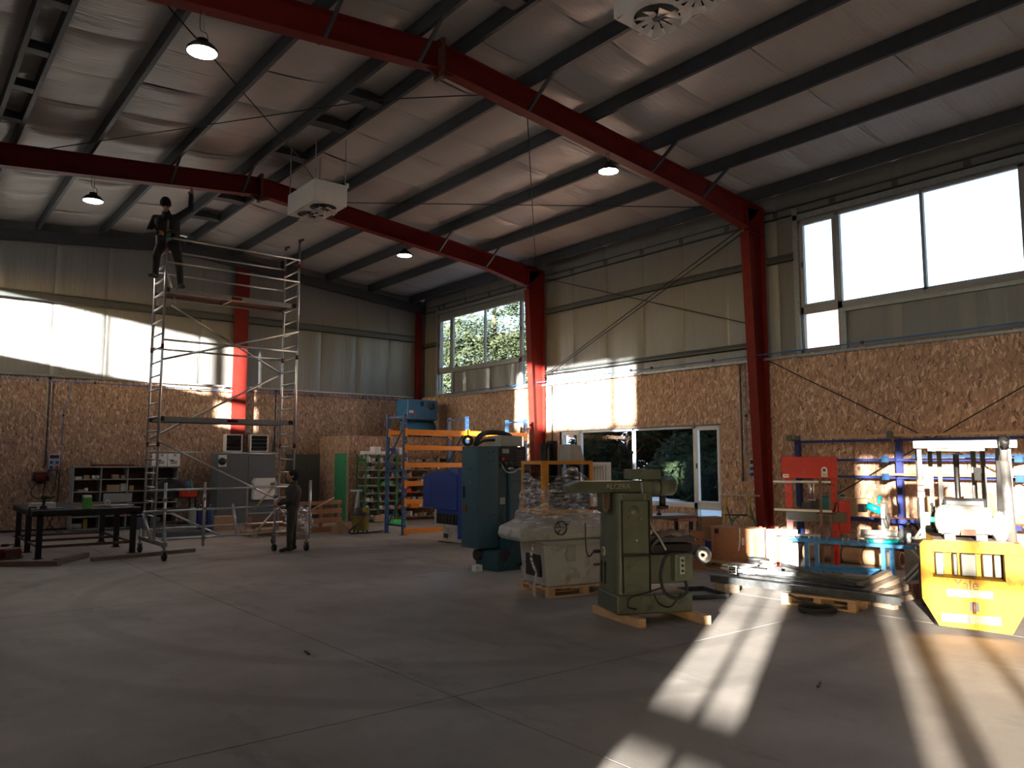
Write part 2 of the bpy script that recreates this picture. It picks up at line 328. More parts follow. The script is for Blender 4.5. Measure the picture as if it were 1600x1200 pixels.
def wall(side, u0, u1, holes, top=None):
    topf = top or (lambda u: 9.2)
    g = G()
    ztop = max(topf(u0), topf(u1), topf((u0 + u1) / 2))
    rs = [(u0 - .25, u1 + .25, -.3, ztop)]
    for h in holes: rs = minus(rs, h)
    for r in rs: wbox(g, side, *r, .2, .24)
    wl = struct(g.o('wall_' + side, CLAD))
    def pieces(a, b, c, d):
        q = [(a, b, c, d)]
        for h in holes: q = minus(q, h)
        return q
    n = round((u1 - u0) / 1.25); pw = (u1 - u0) / n
    for i in range(n):
        a, b = u0 + i * pw + .002, u0 + (i + 1) * pw - .002
        for c, d in ((.01, 2.798), (2.802, 4.2)):
            q = pieces(a, b, c, d)
            if not q: continue
            g = G()
            for r in q: wbox(g, side, *r, 0, .022)
            g.o('osb_panel', OSB, wl)
    n = round((u1 - u0) / 1.33); pw = (u1 - u0) / n
    for i in range(n):
        a, b = u0 + i * pw, u0 + (i + 1) * pw
        g = G()
        for r in pieces(a, b, 4.2, 99 if top else ztop):
            ph = rnd.uniform(0, 6); P = WP[side]
            def fn(s, t, r=r, ph=ph):
                u = r[0] + (r[1] - r[0]) * s; ze = r[3] if r[3] < 90 else topf(u); z = r[2] + (ze - r[2]) * t
                e = min((u - a) / .12, (b - u) / .12, 1); bul = .035 * max(0, e) ** .5 + .008 * math.sin(u * 9 + ph) * e + .006 * math.sin(z * 2.3 + ph) * e
                return P(u, z, .10 - bul)
            g.grid(fn, 14, 10)
        if g.v: g.o('insulation_panel', FOILW, wl)
    return wl
H_R = [(11.3, 12.08, .27, 2.72), (12.08, 16.12, .74, 2.72), (16.12, 16.9, .27, 2.72),
       (8.22, 9.1, 4.25, 7.15), (4.75, 8.22, 5.08, 7.15), (3.9, 4.75, 4.25, 7.15),
       (22.58, 23.42, 4.22, 7.0), (18.78, 22.58, 5.02, 7.0), (18.0, 18.78, 4.22, 7.0)]
H_L = [(22.58, 23.42, 4.3, 7.04), (19.2, 22.58, 5.11, 7.04), (18.4, 19.2, 4.3, 7.04), (8.95, 9.8, 4.3, 7.1), (5.4, 8.95, 5.11, 7.1), (4.5, 5.4, 4.3, 7.1),
       (-.28, .62, .1, 2.8), (-5.4, -1.47, .0, 4.36)]
eave = zr(W) + .27; eavel = zr(XL) + .27
wall_r = wall('right', Y0, D, H_R, lambda u: eave)
wall_l = wall('left', Y0, D, H_L, lambda u: eavel)
wall_b = wall('back', XL, W, [], lambda u: zr(u) + .27)
wall_f = wall('front', XL, W, [], lambda u: zr(u) + .27)

# ---- floor: cast slabs with sawn joints
fl = struct(G().b(XL - .2, W + .2, Y0 - .2, D + .2, -.3, -.03).o('floor', pm('joint_dark', (.05, .045, .04), .9)))
JX = [XL, 3.66, 9.55, W + .1]; JY = [Y0, -.6, 5.25, 11.2, 17.2, D + .1]
for i in range(3):
    for j in range(5): G().b(JX[i] + .006, JX[i + 1] - .006, JY[j] + .006, JY[j + 1] - .006, -.03, 0).o('floor_slab', CONC, fl)

# ---- ceiling: roof sheet, purlins, insulation quilts, blocking, wind bracing
g = G()
for x0, x1 in ((XL - .5, RX), (RX, W + .5)):
    g.prism([(x0, zr(x0) + .38), (x1, zr(x1) + .38), (x1, zr(x1) + .43), (x0, zr(x0) + .43)], 'y', Y0 - .5, D + .5)
ceil = struct(g.o('ceiling', CLAD))
PX = [-1.55, 0., 1.3, 1.68, 3.0, 4.58, 6.15, 6.98, 8.38, 9.98, 11.6, 13.22, 14.95]
for x in PX:
    z = zr(x); s = 1 if x > RX else -1
    prof = [(x - .035, z), (x + .035, z), (x + .035, z + .03), (x + .028, z + .03), (x + .028, z + .008), (x - .027, z + .008), (x - .027, z + .252), (x + .035, z + .252), (x + .035, z + .26), (x - .035, z + .26)]
    G().prism(prof, 'y', Y0, D - .02).o('purlin', PURLIN, ceil)
for yb in (-4, -1.2, 1.6, 4.4, 6.4, 8.2, 12.4, 13.8, 15.8, 19.5, 21.4):
    G().prism([(6.19, zr(6.19) + .03), (RX, zr(RX) + .01), (6.94, zr(6.94) + .03), (6.94, zr(6.94) + .17), (RX, zr(RX) + .18), (6.19, zr(6.19) + .17)], 'y', yb, yb + .28).o('purlin_blocking', PURLIN, ceil)
for yb in (11.6, 13.2, 14.7, 16.2):
    G().b(1.34, 1.64, yb, yb + .2, zr(1.5) + .03, zr(1.5) + .17).o('purlin_blocking', PURLIN, ceil)
xs = [XL - .1] + PX + [W + .1]; ny = 21; cy = (D - Y0) / ny
for k in range(len(xs) - 1):
    x0, x1 = xs[k], xs[k + 1]; protos = []
    for vr in range(3):
        ph = rnd.uniform(0, 6); sag = min(.1, .07 * (x1 - x0)) * (.7 + .5 * vr / 2)
        def fn(s, t):
            x = x0 + (x1 - x0) * s; e = (max(0, 1 - (2 * t - 1) ** 6)) ** .6; f = math.sin(math.pi * s) ** .6 if 0 < s < 1 else 0
            return (x, t * cy, zr(x) + .285 - sag * f * (.2 + .8 * e) - .012 * math.sin(3 * s + ph + 9 * t) * f - .02 * f * (1 - e))
        g = G().grid(fn, 10, 16); protos.append(g.mesh('insulation_quilt', FOILC))
    for j in range(ny):
        o = bpy.data.objects.new('insulation_quilt', protos[(j * 7 + k) % 3]); link(o, ceil); o.location = (0, Y0 + j * cy, 0)
YA, YB = 10.0, 17.6
def rod(p, q, parent, r=.011, name='brace_rod'):
    return G().cyl(p, q, r, 6).o(name, BLACK, parent)
for (xa, ya), (xb, yb) in (((2.1, YA + .1), (8.3, YB - .1)), ((8.3, YA + .1), (2.1, YB - .1)), ((8.5, YA + .1), (15.1, YB - .1)), ((15.0, YA + .1), (8.3, YB - .1))):
    # rods run just under the purlins, kinked where they pass the ridge
    if (xa - RX) * (xb - RX) < 0:
        t = (RX - xa) / (xb - xa); ym = ya + (yb - ya) * t
        G().tube([(xa, ya, zr(xa) - .06), (RX, ym, zr(RX) - .1), (xb, yb, zr(xb) - .06)], .011, 6).o('brace_rod', BLACK, ceil)
    else: rod((xa, ya, zr(xa) - .07), (xb, yb, zr(xb) - .07), ceil)
# rods hanging clips
# ---- red portal frames
def frame(y, label, braces):
    t = thing('portal_frame', label, 'steel frame', (0, y, 0), 0, 'red portal frames')
    for s in (1, -1):
        xo = W - .06 if s > 0 else XL + .06
        def X(d): return xo - s * d
        zt = zr(xo) - .02; zb = zt - .62
        g = G()   # column: two flanges and a web, tapering to the foot
        g.prism([(X(0), 0), (X(.02), 0), (X(.02), zt), (X(0), zt)], 'y', -.11, .11)
        g.prism([(X(.29), 0), (X(.31), 0), (X(.63), zb), (X(.61), zb)], 'y', -.11, .11)
        g.prism([(X(.02), .01), (X(.29), .01), (X(.61), zb), (X(.61), zt - .05), (X(.02), zt)], 'y', -.008, .008)
        g.b(min(X(-.02), X(.36)), max(X(-.02), X(.36)), -.15, .15, 0, .025)
        g.b(min(X(.02), X(.61)), max(X(.02), X(.61)), -.1, .1, zb - .01, zb + .01)
        g.o('column', RED_ST, t)
        g = G(); xi = X(.62); xh = X(2.3)   # rafter with a haunch
        d0, d1 = .42, .62
        top = [(xo, zr(xo)), (RX, zr(RX))]; bot = [(xi, zr(xi) - d1), (xh, zr(xh) - d0 - .04), (RX, zr(RX) - d0)]
        def strip(a, b, wd, th, up):
            g.prism([a, b, (b[0], b[1] + up * th), (a[0], a[1] + up * th)], 'y', -wd, wd)
        strip(top[0], top[1], .11, .018, -1)
        for a, b in zip(bot, bot[1:]): strip(a, b, .11, .018, 1)
        g.prism([top[0], top[1], bot[2], bot[1], bot[0]], 'y', -.008, .008)
        for xs_ in (xi,): g.b(xs_ - .01, xs_ + .01, -.11, .11, zr(xs_) - d1, zr(xs_))
        g.o('rafter', RED_ST, t)
    g = G().b(RX - .03, RX + .03, -.12, .12, zr(RX) - .55, zr(RX) + .1)
    g.prism([(RX - .28, zr(RX) - .44), (RX + .28, zr(RX) - .44), (RX + .03, zr(RX) - .54), (RX - .03, zr(RX) - .54)], 'y', -.01, .01)
    g.o('apex_plate', BROWN, t)
    for x, sy in braces:
        G().bar((x, sy * .1, zr(x) - .42), (x, sy * .75, zr(x) + .02), .05, .05).o('fly_brace', PURLIN, t)
    return t
frame(YA, 'red steel portal frame nearest the camera, one fan heater beyond its ridge', [(8.38, 1), (8.38, -1), (11.6, -1), (13.22, -1), (4.58, 1), (4.58, -1), (6.15, -1)])
frame(YB, 'red steel portal frame further back, in front of the scaffold tower', [(11.6, -1), (13.22, -1), (4.58, -1), (6.15, -1), (8.38, -1)])
# gable frame at the end wall
t = thing('gable_frame', 'grey gable rafter with red posts against the end wall', 'steel frame', (0, D - .08, 0))
for x0, x1 in ((XL, RX), (RX, W)):
    G().prism([(x0, zr(x0)), (x1, zr(x1)), (x1, zr(x1) - .32), (x0, zr(x0) - .32)], 'y', -.12, .0).o('rafter', PURLIN, t)
for x, wd in ((8.68, .42), (15.28, .26), (1.2, .3)):
    g = G(); g.b(x - wd / 2, x + wd / 2, -.10, -.085, 0, zr(x) - .32); g.b(x - wd / 2, x + wd / 2, -.02, -.005, 0, zr(x) - .32); g.b(x - .008, x + .008, -.085, -.02, 0, zr(x) - .32)
    g.o('post', RED_ST, t)
# ---- girts and wall bracing (children of the walls)
def girt(side, u0, u1, z, o=-.10, h=.2):
    g = G(); wbox(g, side, u0, u1, z - h / 2, z + h / 2, o + .08, o + .1); wbox(g, side, u0, u1, z - h / 2, z - h / 2 + .012, o, o + .1); wbox(g, side, u0, u1, z + h / 2 - .012, z + h / 2, o, o + .1)
    wbox(g, side, u0, u1, z - h / 2, z - h / 2 + .035, o, o + .008); wbox(g, side, u0, u1, z + h / 2 - .035, z + h / 2, o, o + .008)
    return g.o('girt', GIRT, WALLS[side])
WALLS = {'right': wall_r, 'left': wall_l, 'back': wall_b, 'front': wall_f}
girt('back', XL, 8.45, 6.36, -.11, .22); girt('back', 8.9, 15.1, 6.36, -.11, .22)
girt('right', YA + .12, YB - .12, 6.38, -.06, .16); girt('right', YA + .12, YB - .12, 4.52, -.06, .12); girt('right', 9.2, YA - .12, 6.38, -.06, .16); girt('right', 23.5, D, 6.1, -.06, .14)
girt('right', Y0, D - .02, 7.42, .0, .2)      # eaves strut
for yw in (9.16, 3.84, 23.48, 17.94): 
    g = G(); wbox(g, 'right', yw - .06, yw + .06, 4.2, 7.45, -.02, .1); g.o('window_post', STEEL_G, wall_r)
for z in (7.24,):
    for a, b in ((3.8, 9.2), (17.9, 23.5)):
        g = G(); wbox(g, 'right', a, b, z - .06, z + .06, -.02, .1); g.o('window_lintel', STEEL_G, wall_r)
for a, b in ((4.75, 8.2), (18.8, 22.56)):
    g = G(); wbox(g, 'right', a, b, 4.98, 5.06, -.02, .1); wbox(g, 'right', b - .12, b, 4.2, 5.0, .0, .1); g.o('window_sill_rail', STEEL_G, wall_r)
for i, (p, q) in enumerate((((15.36, YB - .15, 4.42), (15.36, YA + .3, 7.35)), ((15.36, YB - .15, 4.36), (15.36, YA + .34, 7.2)), ((15.36, YB - .15, 7.4), (15.36, YA + .15, 4.95)), ((15.38, YA - .15, 4.1), (15.38, 3.0, .4)), ((15.38, YA - .15, .35), (15.38, 3.2, 4.1)))):
    rod(p, q, wall_r, .012)
# ---- windows
def window(name, side, panes, sashes, frame_rects, o0=.05, o1=.13, mat=WFRAME, tint=GLASS):
    g = G()
    for r in frame_rects: wbox(g, side, *r, o0, o1)
    wdw = struct(g.o(name, mat))
    for r in panes:
        g = G(); wbox(g, side, *r, (o0 + o1) / 2 - .004, (o0 + o1) / 2 + .004); g.o('pane', tint, wdw)
    for a, b, c, d in sashes:
        g = G(); k = .055
        for r in ((a, a + k, c, d), (b - k, b, c, d), (a + k, b - k, c, c + k), (a + k, b - k, d - k, d)): wbox(g, side, *r, o0 - .025, o1 - .02)
        sh = g.o('sash', mat, wdw)
        g = G(); wbox(g, side, b - k * .7, b - k * .3, (c + d) / 2 - .07, (c + d) / 2 + .05, o0 - .06, o0 - .025); g.o('handle', BLACKP, sh)
    return wdw
def high_window(name, side, a, n0, n1, b, z0, zt, z1):   # a..n0 narrow, n0..n1 two wide, n1..b narrow; narrow lights reach down to z0
    m = (n0 + n1) / 2; k = .05 if side == 'right' else .07
    panes = [(a + k, n0 - k, z0 + k, zt - .1), (a + k, n0 - k, zt + k, z1 - k), (n0 + k, m - .03, zt + k, z1 - k), (m + .03, n1 - k, zt + k, z1 - k), (n1 + k, b - k, zt + k, z1 - k), (n1 + k, b - k, z0 + k, zt - .1)]
    fr = [(a, a + k, z0, z1), (b - k, b, z0, z1), (n0 - k, n0 + k, z0, z1), (n1 - k, n1 + k, z0, z1), (m - .03, m + .03, zt, z1), (a, b, z1 - k, z1), (a, b, zt - .105, zt + k), (a, n0, z0, z0 + k), (n1, b, z0, z0 + k)]
    return window(name, side, panes, [(a + k, n0 - k, zt + k, z1 - k), (n1 + k, b - k, zt + k, z1 - k)], fr, mat=WFRAME if z0 < 1 else WFRAMED)
high_window('window_1', 'right', 3.9, 4.75, 8.22, 9.1, 4.25, 5.17, 7.15)
high_window('window_2', 'right', 18.0, 18.78, 22.58, 23.42, 4.22, 5.1, 7.0)
high_window('window_3', 'right', 11.3, 12.08, 16.12, 16.9, .27, .8, 2.72)
high_window('window_4', 'left', 18.4, 19.2, 22.58, 23.42, 4.3, 5.2, 7.04)
high_window('window_5', 'left', 4.5, 5.4, 8.95, 9.8, 4.3, 5.2, 7.1)
window('window_6', 'left', [(-.24, .112, .2, .80), (.148, .58, .2, .80), (-.24, .112, .95, 2.74), (.148, .58, .95, 2.74)], [], [(-.28, -.24, .1, 2.8), (.58, .62, .1, 2.8), (.112, .148, .1, 2.8), (-.28, .62, .1, .2), (-.28, .62, .8, .95), (-.28, .62, 2.74, 2.8)])
g = []; pn = []
for a, b in ((-1.74, -1.5), (-2.46, -1.93), (-3.55, -2.54), (-4.6, -3.6), (-5.36, -4.65)):
    for c, d in ((.86, 2.1), (2.2, 3.2), (3.3, 4.3)): pn.append((a, b, c, d))
rs = [(-5.4, -1.47, 0, 4.36)]
for p_ in pn: rs = minus(rs, p_)
window('door_1', 'left', pn, [], rs, tint=DGLASS)
# reveal lining of the low window
g = G(); wbox(g, 'right', 11.26, 16.94, 2.72, 2.75, -.01, .22); g.o('window_reveal', GREY_C, wall_r)
g = G(); wbox(g, 'right', 16.9, 16.93, .25, 2.75, -.01, .22); g.o('window_reveal', GREY_C, wall_r)
g = G(); wbox(g, 'right', 11.27, 11.3, .25, 2.75, .022, .22); g.o('window_reveal', OSB, wall_r)

# ---- partition room in the far corner (board walls, green door)
AX, AY, AZ = 11.5, 22.35, 2.68
g = G(); g.b(AX + .02, W - .02, AY + .02, D - .02, AZ - .08, AZ - .02); wp = struct(g.o('wall_partition', OSB))
for i in range(3):
    x0 = AX + i * 1.33; G().b(x0 + .002, min(x0 + 1.328, W - .02), AY, AY + .02, .005, AZ).o('osb_panel', OSB, wp)
G().b(AX, AX + .02, AY + .022, 22.42, .005, AZ).o('osb_panel', OSB, wp); G().b(AX, AX + .02, 23.36, D - .02, .005, AZ).o('osb_panel', OSB, wp); G().b(AX, AX + .02, 22.42, 23.36, 2.14, AZ).o('osb_panel', OSB, wp)
G().b(AX - .02, AX + .005, AY - .02, AY + .03, .005, AZ + .01).o('corner_batten', WOOD, wp)
d1 = struct(G().b(AX - .012, AX + .03, 22.46, 23.32, .01, 2.12).o('door_2', GREEN_D))
g = G(); [g.b(AX - .02, AX + .04, a, b, c, d) for a, b, c, d in ((22.42, 22.46, 0, 2.16), (23.32, 23.36, 0, 2.16), (22.46, 23.32, 2.12, 2.16))]; g.o('door_frame', WOOD, d1)
G().cyl((AX - .012, 23.22, 1.0), (AX - .06, 23.22, 1.0), .012).cyl((AX - .055, 23.23, 1.0), (AX - .055, 23.1, 1.0), .011).b(AX - .016, AX - .01, 23.2, 23.245, .88, 1.06).o('door_handle', CHROME, d1)
# grey service door in the end wall
d2 = struct(G().b(10.44, 11.4, D - .03, D - .002, .0, 2.0).o('door_3', GREY_D))
g = G(); [g.b(a, b, D - .07, D - .002, c, d) for a, b, c, d in ((10.34, 10.44, 0, 2.1), (11.4, 11.5, 0, 2.1), (10.44, 11.4, 2.0, 2.1))]; g.o('door_frame', GREY_D, d2)
G().b(11.12, 11.16, D - .06, D - .03, .03, 1.98).o('door_rail', GREY_C, d2)
# dark skirting where boards meet the slab
for nm, r in (('baseboard_right', (W - .015, W, Y0, 11.25, .0, .05)), ('baseboard_back', (XL, 10.3, D - .015, D, 0, .05))): struct(G().b(*r).o(nm, BLACK))

# ================================================================== OUTSIDE
grd = G()
def gz(u, v):
    x, y = -160 + 460 * u, -120 + 460 * v
    d = max(0, x - 19); h = min(d * .03, 1.2) * (1 if x > 15 else 0)
    return (x, y, -.32 + h * .3 + .05 * math.sin(x * 1.3) * math.cos(y * 1.1) * (1 if d > 0 else 0))
grd.grid(gz, 150, 150); ground = struct(grd.o('ground', YARD))
G().grid(lambda u, v: (15.9 + 6.6 * u, 9.5 + 14 * v, -.34 + 1.0 * min(1, u * 2.6) ** 1.2 * (.85 + .12 * math.sin(9 * v + 1) + .08 * math.sin(23 * v + 9 * u))), 20, 50).o('snow_bank', SNOWW, ground)
LEAFD = pm('dark_conifer_leaves', (.020, .028, .011), .8, 0, .45, 3, spec=.1)
LEAFP = pm('pine_needles', (.030, .040, .020), .8, 0, .45, .8, spec=.1)
LEAFY = pm('yellow_green_leaves', (.20, .22, .05), .6, 0, .35, 5)
BARK = pm('bark', (.11, .075, .05), .8, 0, .3)
def leaves(n, fn, size, seed, asp=.45):
    r = random.Random(seed); g = G()
    for _ in range(n):
        c = Vector(fn(r)); s = size * r.uniform(.5, 1.3); a = Vector((r.gauss(0, 1), r.gauss(0, 1), r.gauss(0, 1))).normalized(); b = a.orthogonal().normalized() * asp
        g.add([c - a * s, c + b * s, c + a * s, c - b * s], [(0, 1, 2, 3)])
    return g
def leafy(name, label, cat, loc, crown, n, size, lmat, trunk, seed, group=None, core=None):
    t = thing(name, label, cat, loc, 0, group)
    leaves(n, crown, size, seed).o('foliage', lmat, t)['kind'] = 'stuff'
    trunk.o('trunk', BARK, t)
    if core:
        g = G(); [g.sph(c, r * .8, 10, (1, 1, .8)) for c, r in core]; g.o('inner_foliage', lmat, t)['kind'] = 'stuff'
    return t
def blobs(cs):
    def fn(r):
        c, rad = r.choice(cs); v = Vector((r.gauss(0, 1), r.gauss(0, 1), r.gauss(0, 1))).normalized() * rad * r.uniform(.55, 1) ** .5
        return (c[0] + v.x, c[1] + v.y, c[2] + v.z * .75)
    return fn
def trunkg(h, r0=.25, limbs=5, seed=1, spread=2):
    g = G().cyl((0, 0, -.3), (0, 0, h), r0, 8, r0 * .35); q = random.Random(seed)
    for i in range(limbs):
        z = h * q.uniform(.3, .85); a = q.uniform(0, 6.28); g.cyl((0, 0, z), (spread * math.cos(a), spread * math.sin(a), z + q.uniform(.3, 1.4)), r0 * .3, 6, r0 * .1)
    return g
q = random.Random(5)
cs = [((q.uniform(-4.4, 4.4), q.uniform(-4.4, 4.4), q.uniform(4, 12.2)), q.uniform(.9, 1.7)) for _ in range(70)]
cs = [c for c in cs if (c[0][0] ** 2 + c[0][1] ** 2) ** .5 < 5.4 * (1 - (max(0, c[0][2] - 7.5) / 7.5)) + .3]
leafy('pine_tree', 'broad sunlit pine seen through the far upper window', 'tree', (30.5, 39.5, -.2), blobs(cs), 60000, .13, LEAFP, trunkg(12, .3, 9, 2, 3.4), 3)
cs = [((q.uniform(-2.6, 2.6), q.uniform(-2.6, 2.6), q.uniform(1.5, 6.6)), q.uniform(.7, 1.3)) for _ in range(30)]
leafy('pine_tree', 'smaller pine left of the broad pine, low in the far upper window', 'tree', (30.0, 46.5, -.2), blobs(cs), 20000, .13, LEAFP, trunkg(6.4, .2, 7, 4, 2), 9)
# dark evergreens outside the low window
for i, (x, y, h, rr) in enumerate(((23.6, 16.2, 6.0, 2.0), (24.0, 19.6, 6.2, 2.0), (24.4, 22.9, 6.0, 1.75), (27.3, 22.2, 6.4, 1.7), (23.0, 12.7, 5.4, 2.0))):
    cs = [((q.uniform(-rr, rr) * .8, q.uniform(-rr, rr) * .8, .3 + (h - 1) * k / 13), rr * (.75 - .35 * k / 13)) for k in range(14)]
    leafy('evergreen_tree', ['dark evergreen outside the middle of the low window', 'dark evergreen behind the left wide pane of the low window', 'dark evergreen beyond the left end of the low window', 'dark evergreen set back behind the others outside', 'dark evergreen behind the right end of the low window'][i], 'tree', (x, y, -.25), blobs(cs), 9000, .16, LEAFD, trunkg(h * .8, .12, 4, i, 1), 20 + i, 'evergreens outside the low window', cs)
# hillside and a neighbouring house
G().grid(lambda u, v: (26 + 9 * u, 26 + 12 * v, -.4 + 4.4 * math.sin(math.pi * min(1, u * .6 + .0)) ** .7 * min(1, v * 4, (1 - v) * 4)), 20, 20).o('snow_bank', SNOWW, ground)
HILL = pm('winter_hillside', (.33, .23, .19), .9, 0, .3, .06, .5, .3)
G().grid(lambda u, v: (70 + 150 * u, 95 + 190 * v, -.6 + 52 * math.sin(math.pi / 2 * u) * (.75 + .25 * math.sin(v * 5 + 1)) * min(1, v * 5) * min(1, (1 - v) * 6)), 30, 30).o('hillside', HILL, ground)
t = thing('neighbour_house', 'pale house with a red-brown roof beyond the near upper window', 'house', (44, 23.5, -.3), 12)
G().b(-6, 6, -9, 9, 0, 8.2).o('wall', pm('render_wall', (.7, .64, .58), .8), t)
g = G(); g.prism([(-7, 8.0), (7, 8.0), (0, 11.2)], 'y', -10, 10); g.o('roof', pm('tile_roof', (.28, .11, .08), .8, 0, .2, 3), t)
for yy in (-6, -2, 2, 6):
    wq = G().b(-6.08, -6, yy - .6, yy + .6, 5, 6.6).o('window', WFRAME, t); G().b(-6.1, -6.08, yy - .5, yy + .5, 5.1, 6.5).o('pane', pm('dark_glass', (.03, .04, .05), .1), wq)
# ================================================================== OVERHEAD THINGS
def highbay(x, y, z, label):
    t = thing('highbay_lamp', label, 'ceiling lamp', (x, y, z), 0, 'round high-bay lamps')
    G().lathe([(0, .16), (.07, .16), (.085, .10), (.14, .085), (.19, .03), (.2, -.01), (.185, -.012)], n=28).o('housing', BLACK, t)
    G().lathe([(.0, -.03), (.10, -.028), (.155, -.022), (.185, -.01)], n=28).o('diffuser', LENS, t)
    top = zr(x) - .42 - z
    G().tube(spline([(0, 0, .16), (.02, .01, .2), (-.015, .0, .25), (.01, -.01, .30), (0, 0, top)], 4), .007, 5).o('hanging_hook', ALU_D, t)
    G().tube(spline([(.03, 0, .15), (.07, .02, .2), (.05, .03, .28), (-.03, .02, .3), (-.04, 0, top - .02)], 4), .006, 5).o('power_cord', BLACKP, t)
    return t
highbay(2.93, YA, 7.14, 'bright round lamp under the near red rafter, left of the ridge')
highbay(10.46, YA, 7.36, 'bright round lamp under the near red rafter, right of the ridge')
highbay(3.11, YB, 7.22, 'bright round lamp under the far red rafter, above the scaffold side')
highbay(10.56, YB, 7.33, 'bright round lamp under the far red rafter, right of the fan heater')

def heater(y0, label):
    t = thing('fan_heater', label, 'fan heater', (6.42, y0, 7.05), 0, 'ceiling fan heaters')
    w_, l, h = .72, 1.3, .44
    g = G(); g.b(0, w_, 0, .02, 0, h); g.b(0, w_, l - .02, l, 0, h); g.b(0, .02, .02, l - .02, 0, h); g.b(w_ - .02, w_, .02, l - .02, 0, h); g.b(.02, w_ - .02, .02, l - .02, h - .02, h)
    n = 24
    for cy_ in (l * .27, l * .73):       # bottom plate with two round outlets
        r = .27; y0_, y1_ = (0.02, l / 2) if cy_ < l / 2 else (l / 2, l - .02)
        ring = [(w_ / 2 + r * math.cos(2 * math.pi * i / n), cy_ + r * math.sin(2 * math.pi * i / n), 0) for i in range(n)]
        def edge(i):
            a = 2 * math.pi * i / n; c, s = math.cos(a), math.sin(a); hx, hy = w_ / 2 - .02, (y1_ - y0_) / 2; k = min(hx / max(abs(c), 1e-6), hy / max(abs(s), 1e-6))
            return (w_ / 2 + c * k, (y0_ + y1_) / 2 + s * k, 0)
        g.add(ring + [edge(i) for i in range(n)], [(i, (i + 1) % n, n + (i + 1) % n, n + i) for i in range(n)])
    g.o('casing', WHITE, t)
    bl = None
    for cy_ in (l * .27, l * .73):
        f = G().lathe([(0, -.03), (.06, -.03), (.07, .02), (.0, .02)], (w_ / 2, cy_, .02), n=14).o('fan_hub', BLACKP, t)
        for k in range(9):
            a = 2 * math.pi * k / 9
            if bl is None:
                def fn(s, v): return (.06 + .22 * s, (.02 + .055 * s) * (2 * v - 1), -.02 - .075 * s * (.3 + v) + .03 * v)
                bl = G().grid(fn, 5, 3).mesh('fan_blade', pm('pale_fan_blade', (.55, .54, .52), .35, .2))
            b = bpy.data.objects.new('fan_blade', bl); link(b, f); b.location = (w_ / 2, cy_, -.02); b.rotation_euler = (0, 0, a)
        G().lathe([(.27, 0), (.27, .06), (.255, .06)], (w_ / 2, cy_, -.0), n=24).o('outlet_ring', BLACKP, t)
    for cx in (.03, w_ - .03):
        for cy_ in (.03, l - .03):
            xt = 6.42 + cx; zt = zr(xt) - 7.05 + .02; pts = [(cx + (.006 if i % 2 else -.006), cy_, h + (zt - h) * i / 30) for i in range(31)]
            G().tube(pts, .012, 4).o('chain', ALU, t)
    G().b(w_, w_ + .05, .03, .09, h - .02, h + .07).o('switch_box', WHITE, t)
    return t
heater(14.2, 'white twin-fan ceiling heater hanging on chains between the two red frames')
heater(4.72, 'white twin-fan ceiling heater cut off by the top edge of the picture')

# ---- wall services
def tray(side, u0, u1, z, label):
    g = G(); wbox(g, side, u0, u1, z, z + .05, -.10, -.095); wbox(g, side, u0, u1, z, z + .05, -.012, -.007)
    n = int((u1 - u0) / .11)
    for i in range(n): wbox(g, side, u0 + i * .11, u0 + i * .11 + .06, z, z + .006, -.095, -.012)
    t = thing('cable_tray', label, 'cable tray'); g.o('tray', STEEL_G, t)
    for i in range(int((u1 - u0) / 2.2)):
        g = G(); u = u0 + .9 + i * 2.2; wbox(g, side, u, u + .03, z - .03, z, -.28, 0); g.o('bracket', ALU_D, t)
    return t
tray('back', XL + .3, 15.1, 4.17, 'perforated cable tray along the top of the boards on the end wall')
tray('right', -5, 22.8, 4.12, 'perforated cable tray along the top of the boards on the window wall')
AIR = pm('blue_air_pipe', (.03, .12, .38), .4)
def pipe(pts, label, r=.014, clips=()):
    t = thing('air_pipe', label, 'air pipe'); G().tube(pts, r, 8).o('pipe', AIR, t)
    for c in clips: G().box(c, (.05, .05, .06)).o('pipe_clip', BLACKP, t)
    return t
pipe([(XL + .3, D - .16, 4.05), (15.1, D - .16, 4.05)], 'blue compressed-air pipe along the end wall', clips=[(x, D - .16, 4.05) for x in (1.2, 3.2, 4.6, 7.2, 11.1, 13)])
pipe([(15.18, -5, 4.26), (15.18, 22.4, 4.2)], 'blue compressed-air pipe along the window wall', clips=[(15.18, y, 4.23) for y in (4.2, 7.6, 11.2, 13.1, 13.8, 19)])
pipe(spline([(4.02, D - .1, 4.04), (4.0, D - .1, 3.6), (3.9, D - .08, 3.4), (3.88, D - .06, 3.1), (3.88, D - .06, 1.6)], 5), 'thin blue drop pipe down the end wall to the socket box', .01, [(3.88, D - .06, 3.12)])
pipe([(15.42, 10.5, 4.1), (15.42, 10.5, 1.96)], 'thin drop pipe beside the near red column', .009, [(15.42, 10.5, 2.9)])
def conduit(x, y, z0, z1, side, label):
    t = thing('cable_conduit', label, 'cable')
    ax = 0 if side == 'back' else 1
    for k in range(3):
        o = (k - 1) * .05; p = (lambda z: (x + o, y, z)) if side == 'back' else (lambda z: (x, y + o, z))
        G().tube([p(z1 + (z0 - z1) * i / 8) for i in range(9)], .014 if k == 1 else .009, 5).o('cable', BLACKP if k == 1 else ALU_D, t)
    return t
conduit(3.52, D - .03, 1.75, 4.2, 'back', 'cables running down the end wall to the left socket box')
conduit(9.92, D - .03, 2.2, 4.2, 'back', 'pair of cables running down the end wall beside the louvre vent')
conduit(15.46, 10.66, 1.4, 4.1, 'right', 'black cable drop on the window wall beside the near red column')
conduit(15.46, 17.2, .9, 4.1, 'right', 'cable drop beside the far red column')
SOCK = pm('socket_blue', (.03, .10, .35), .4)
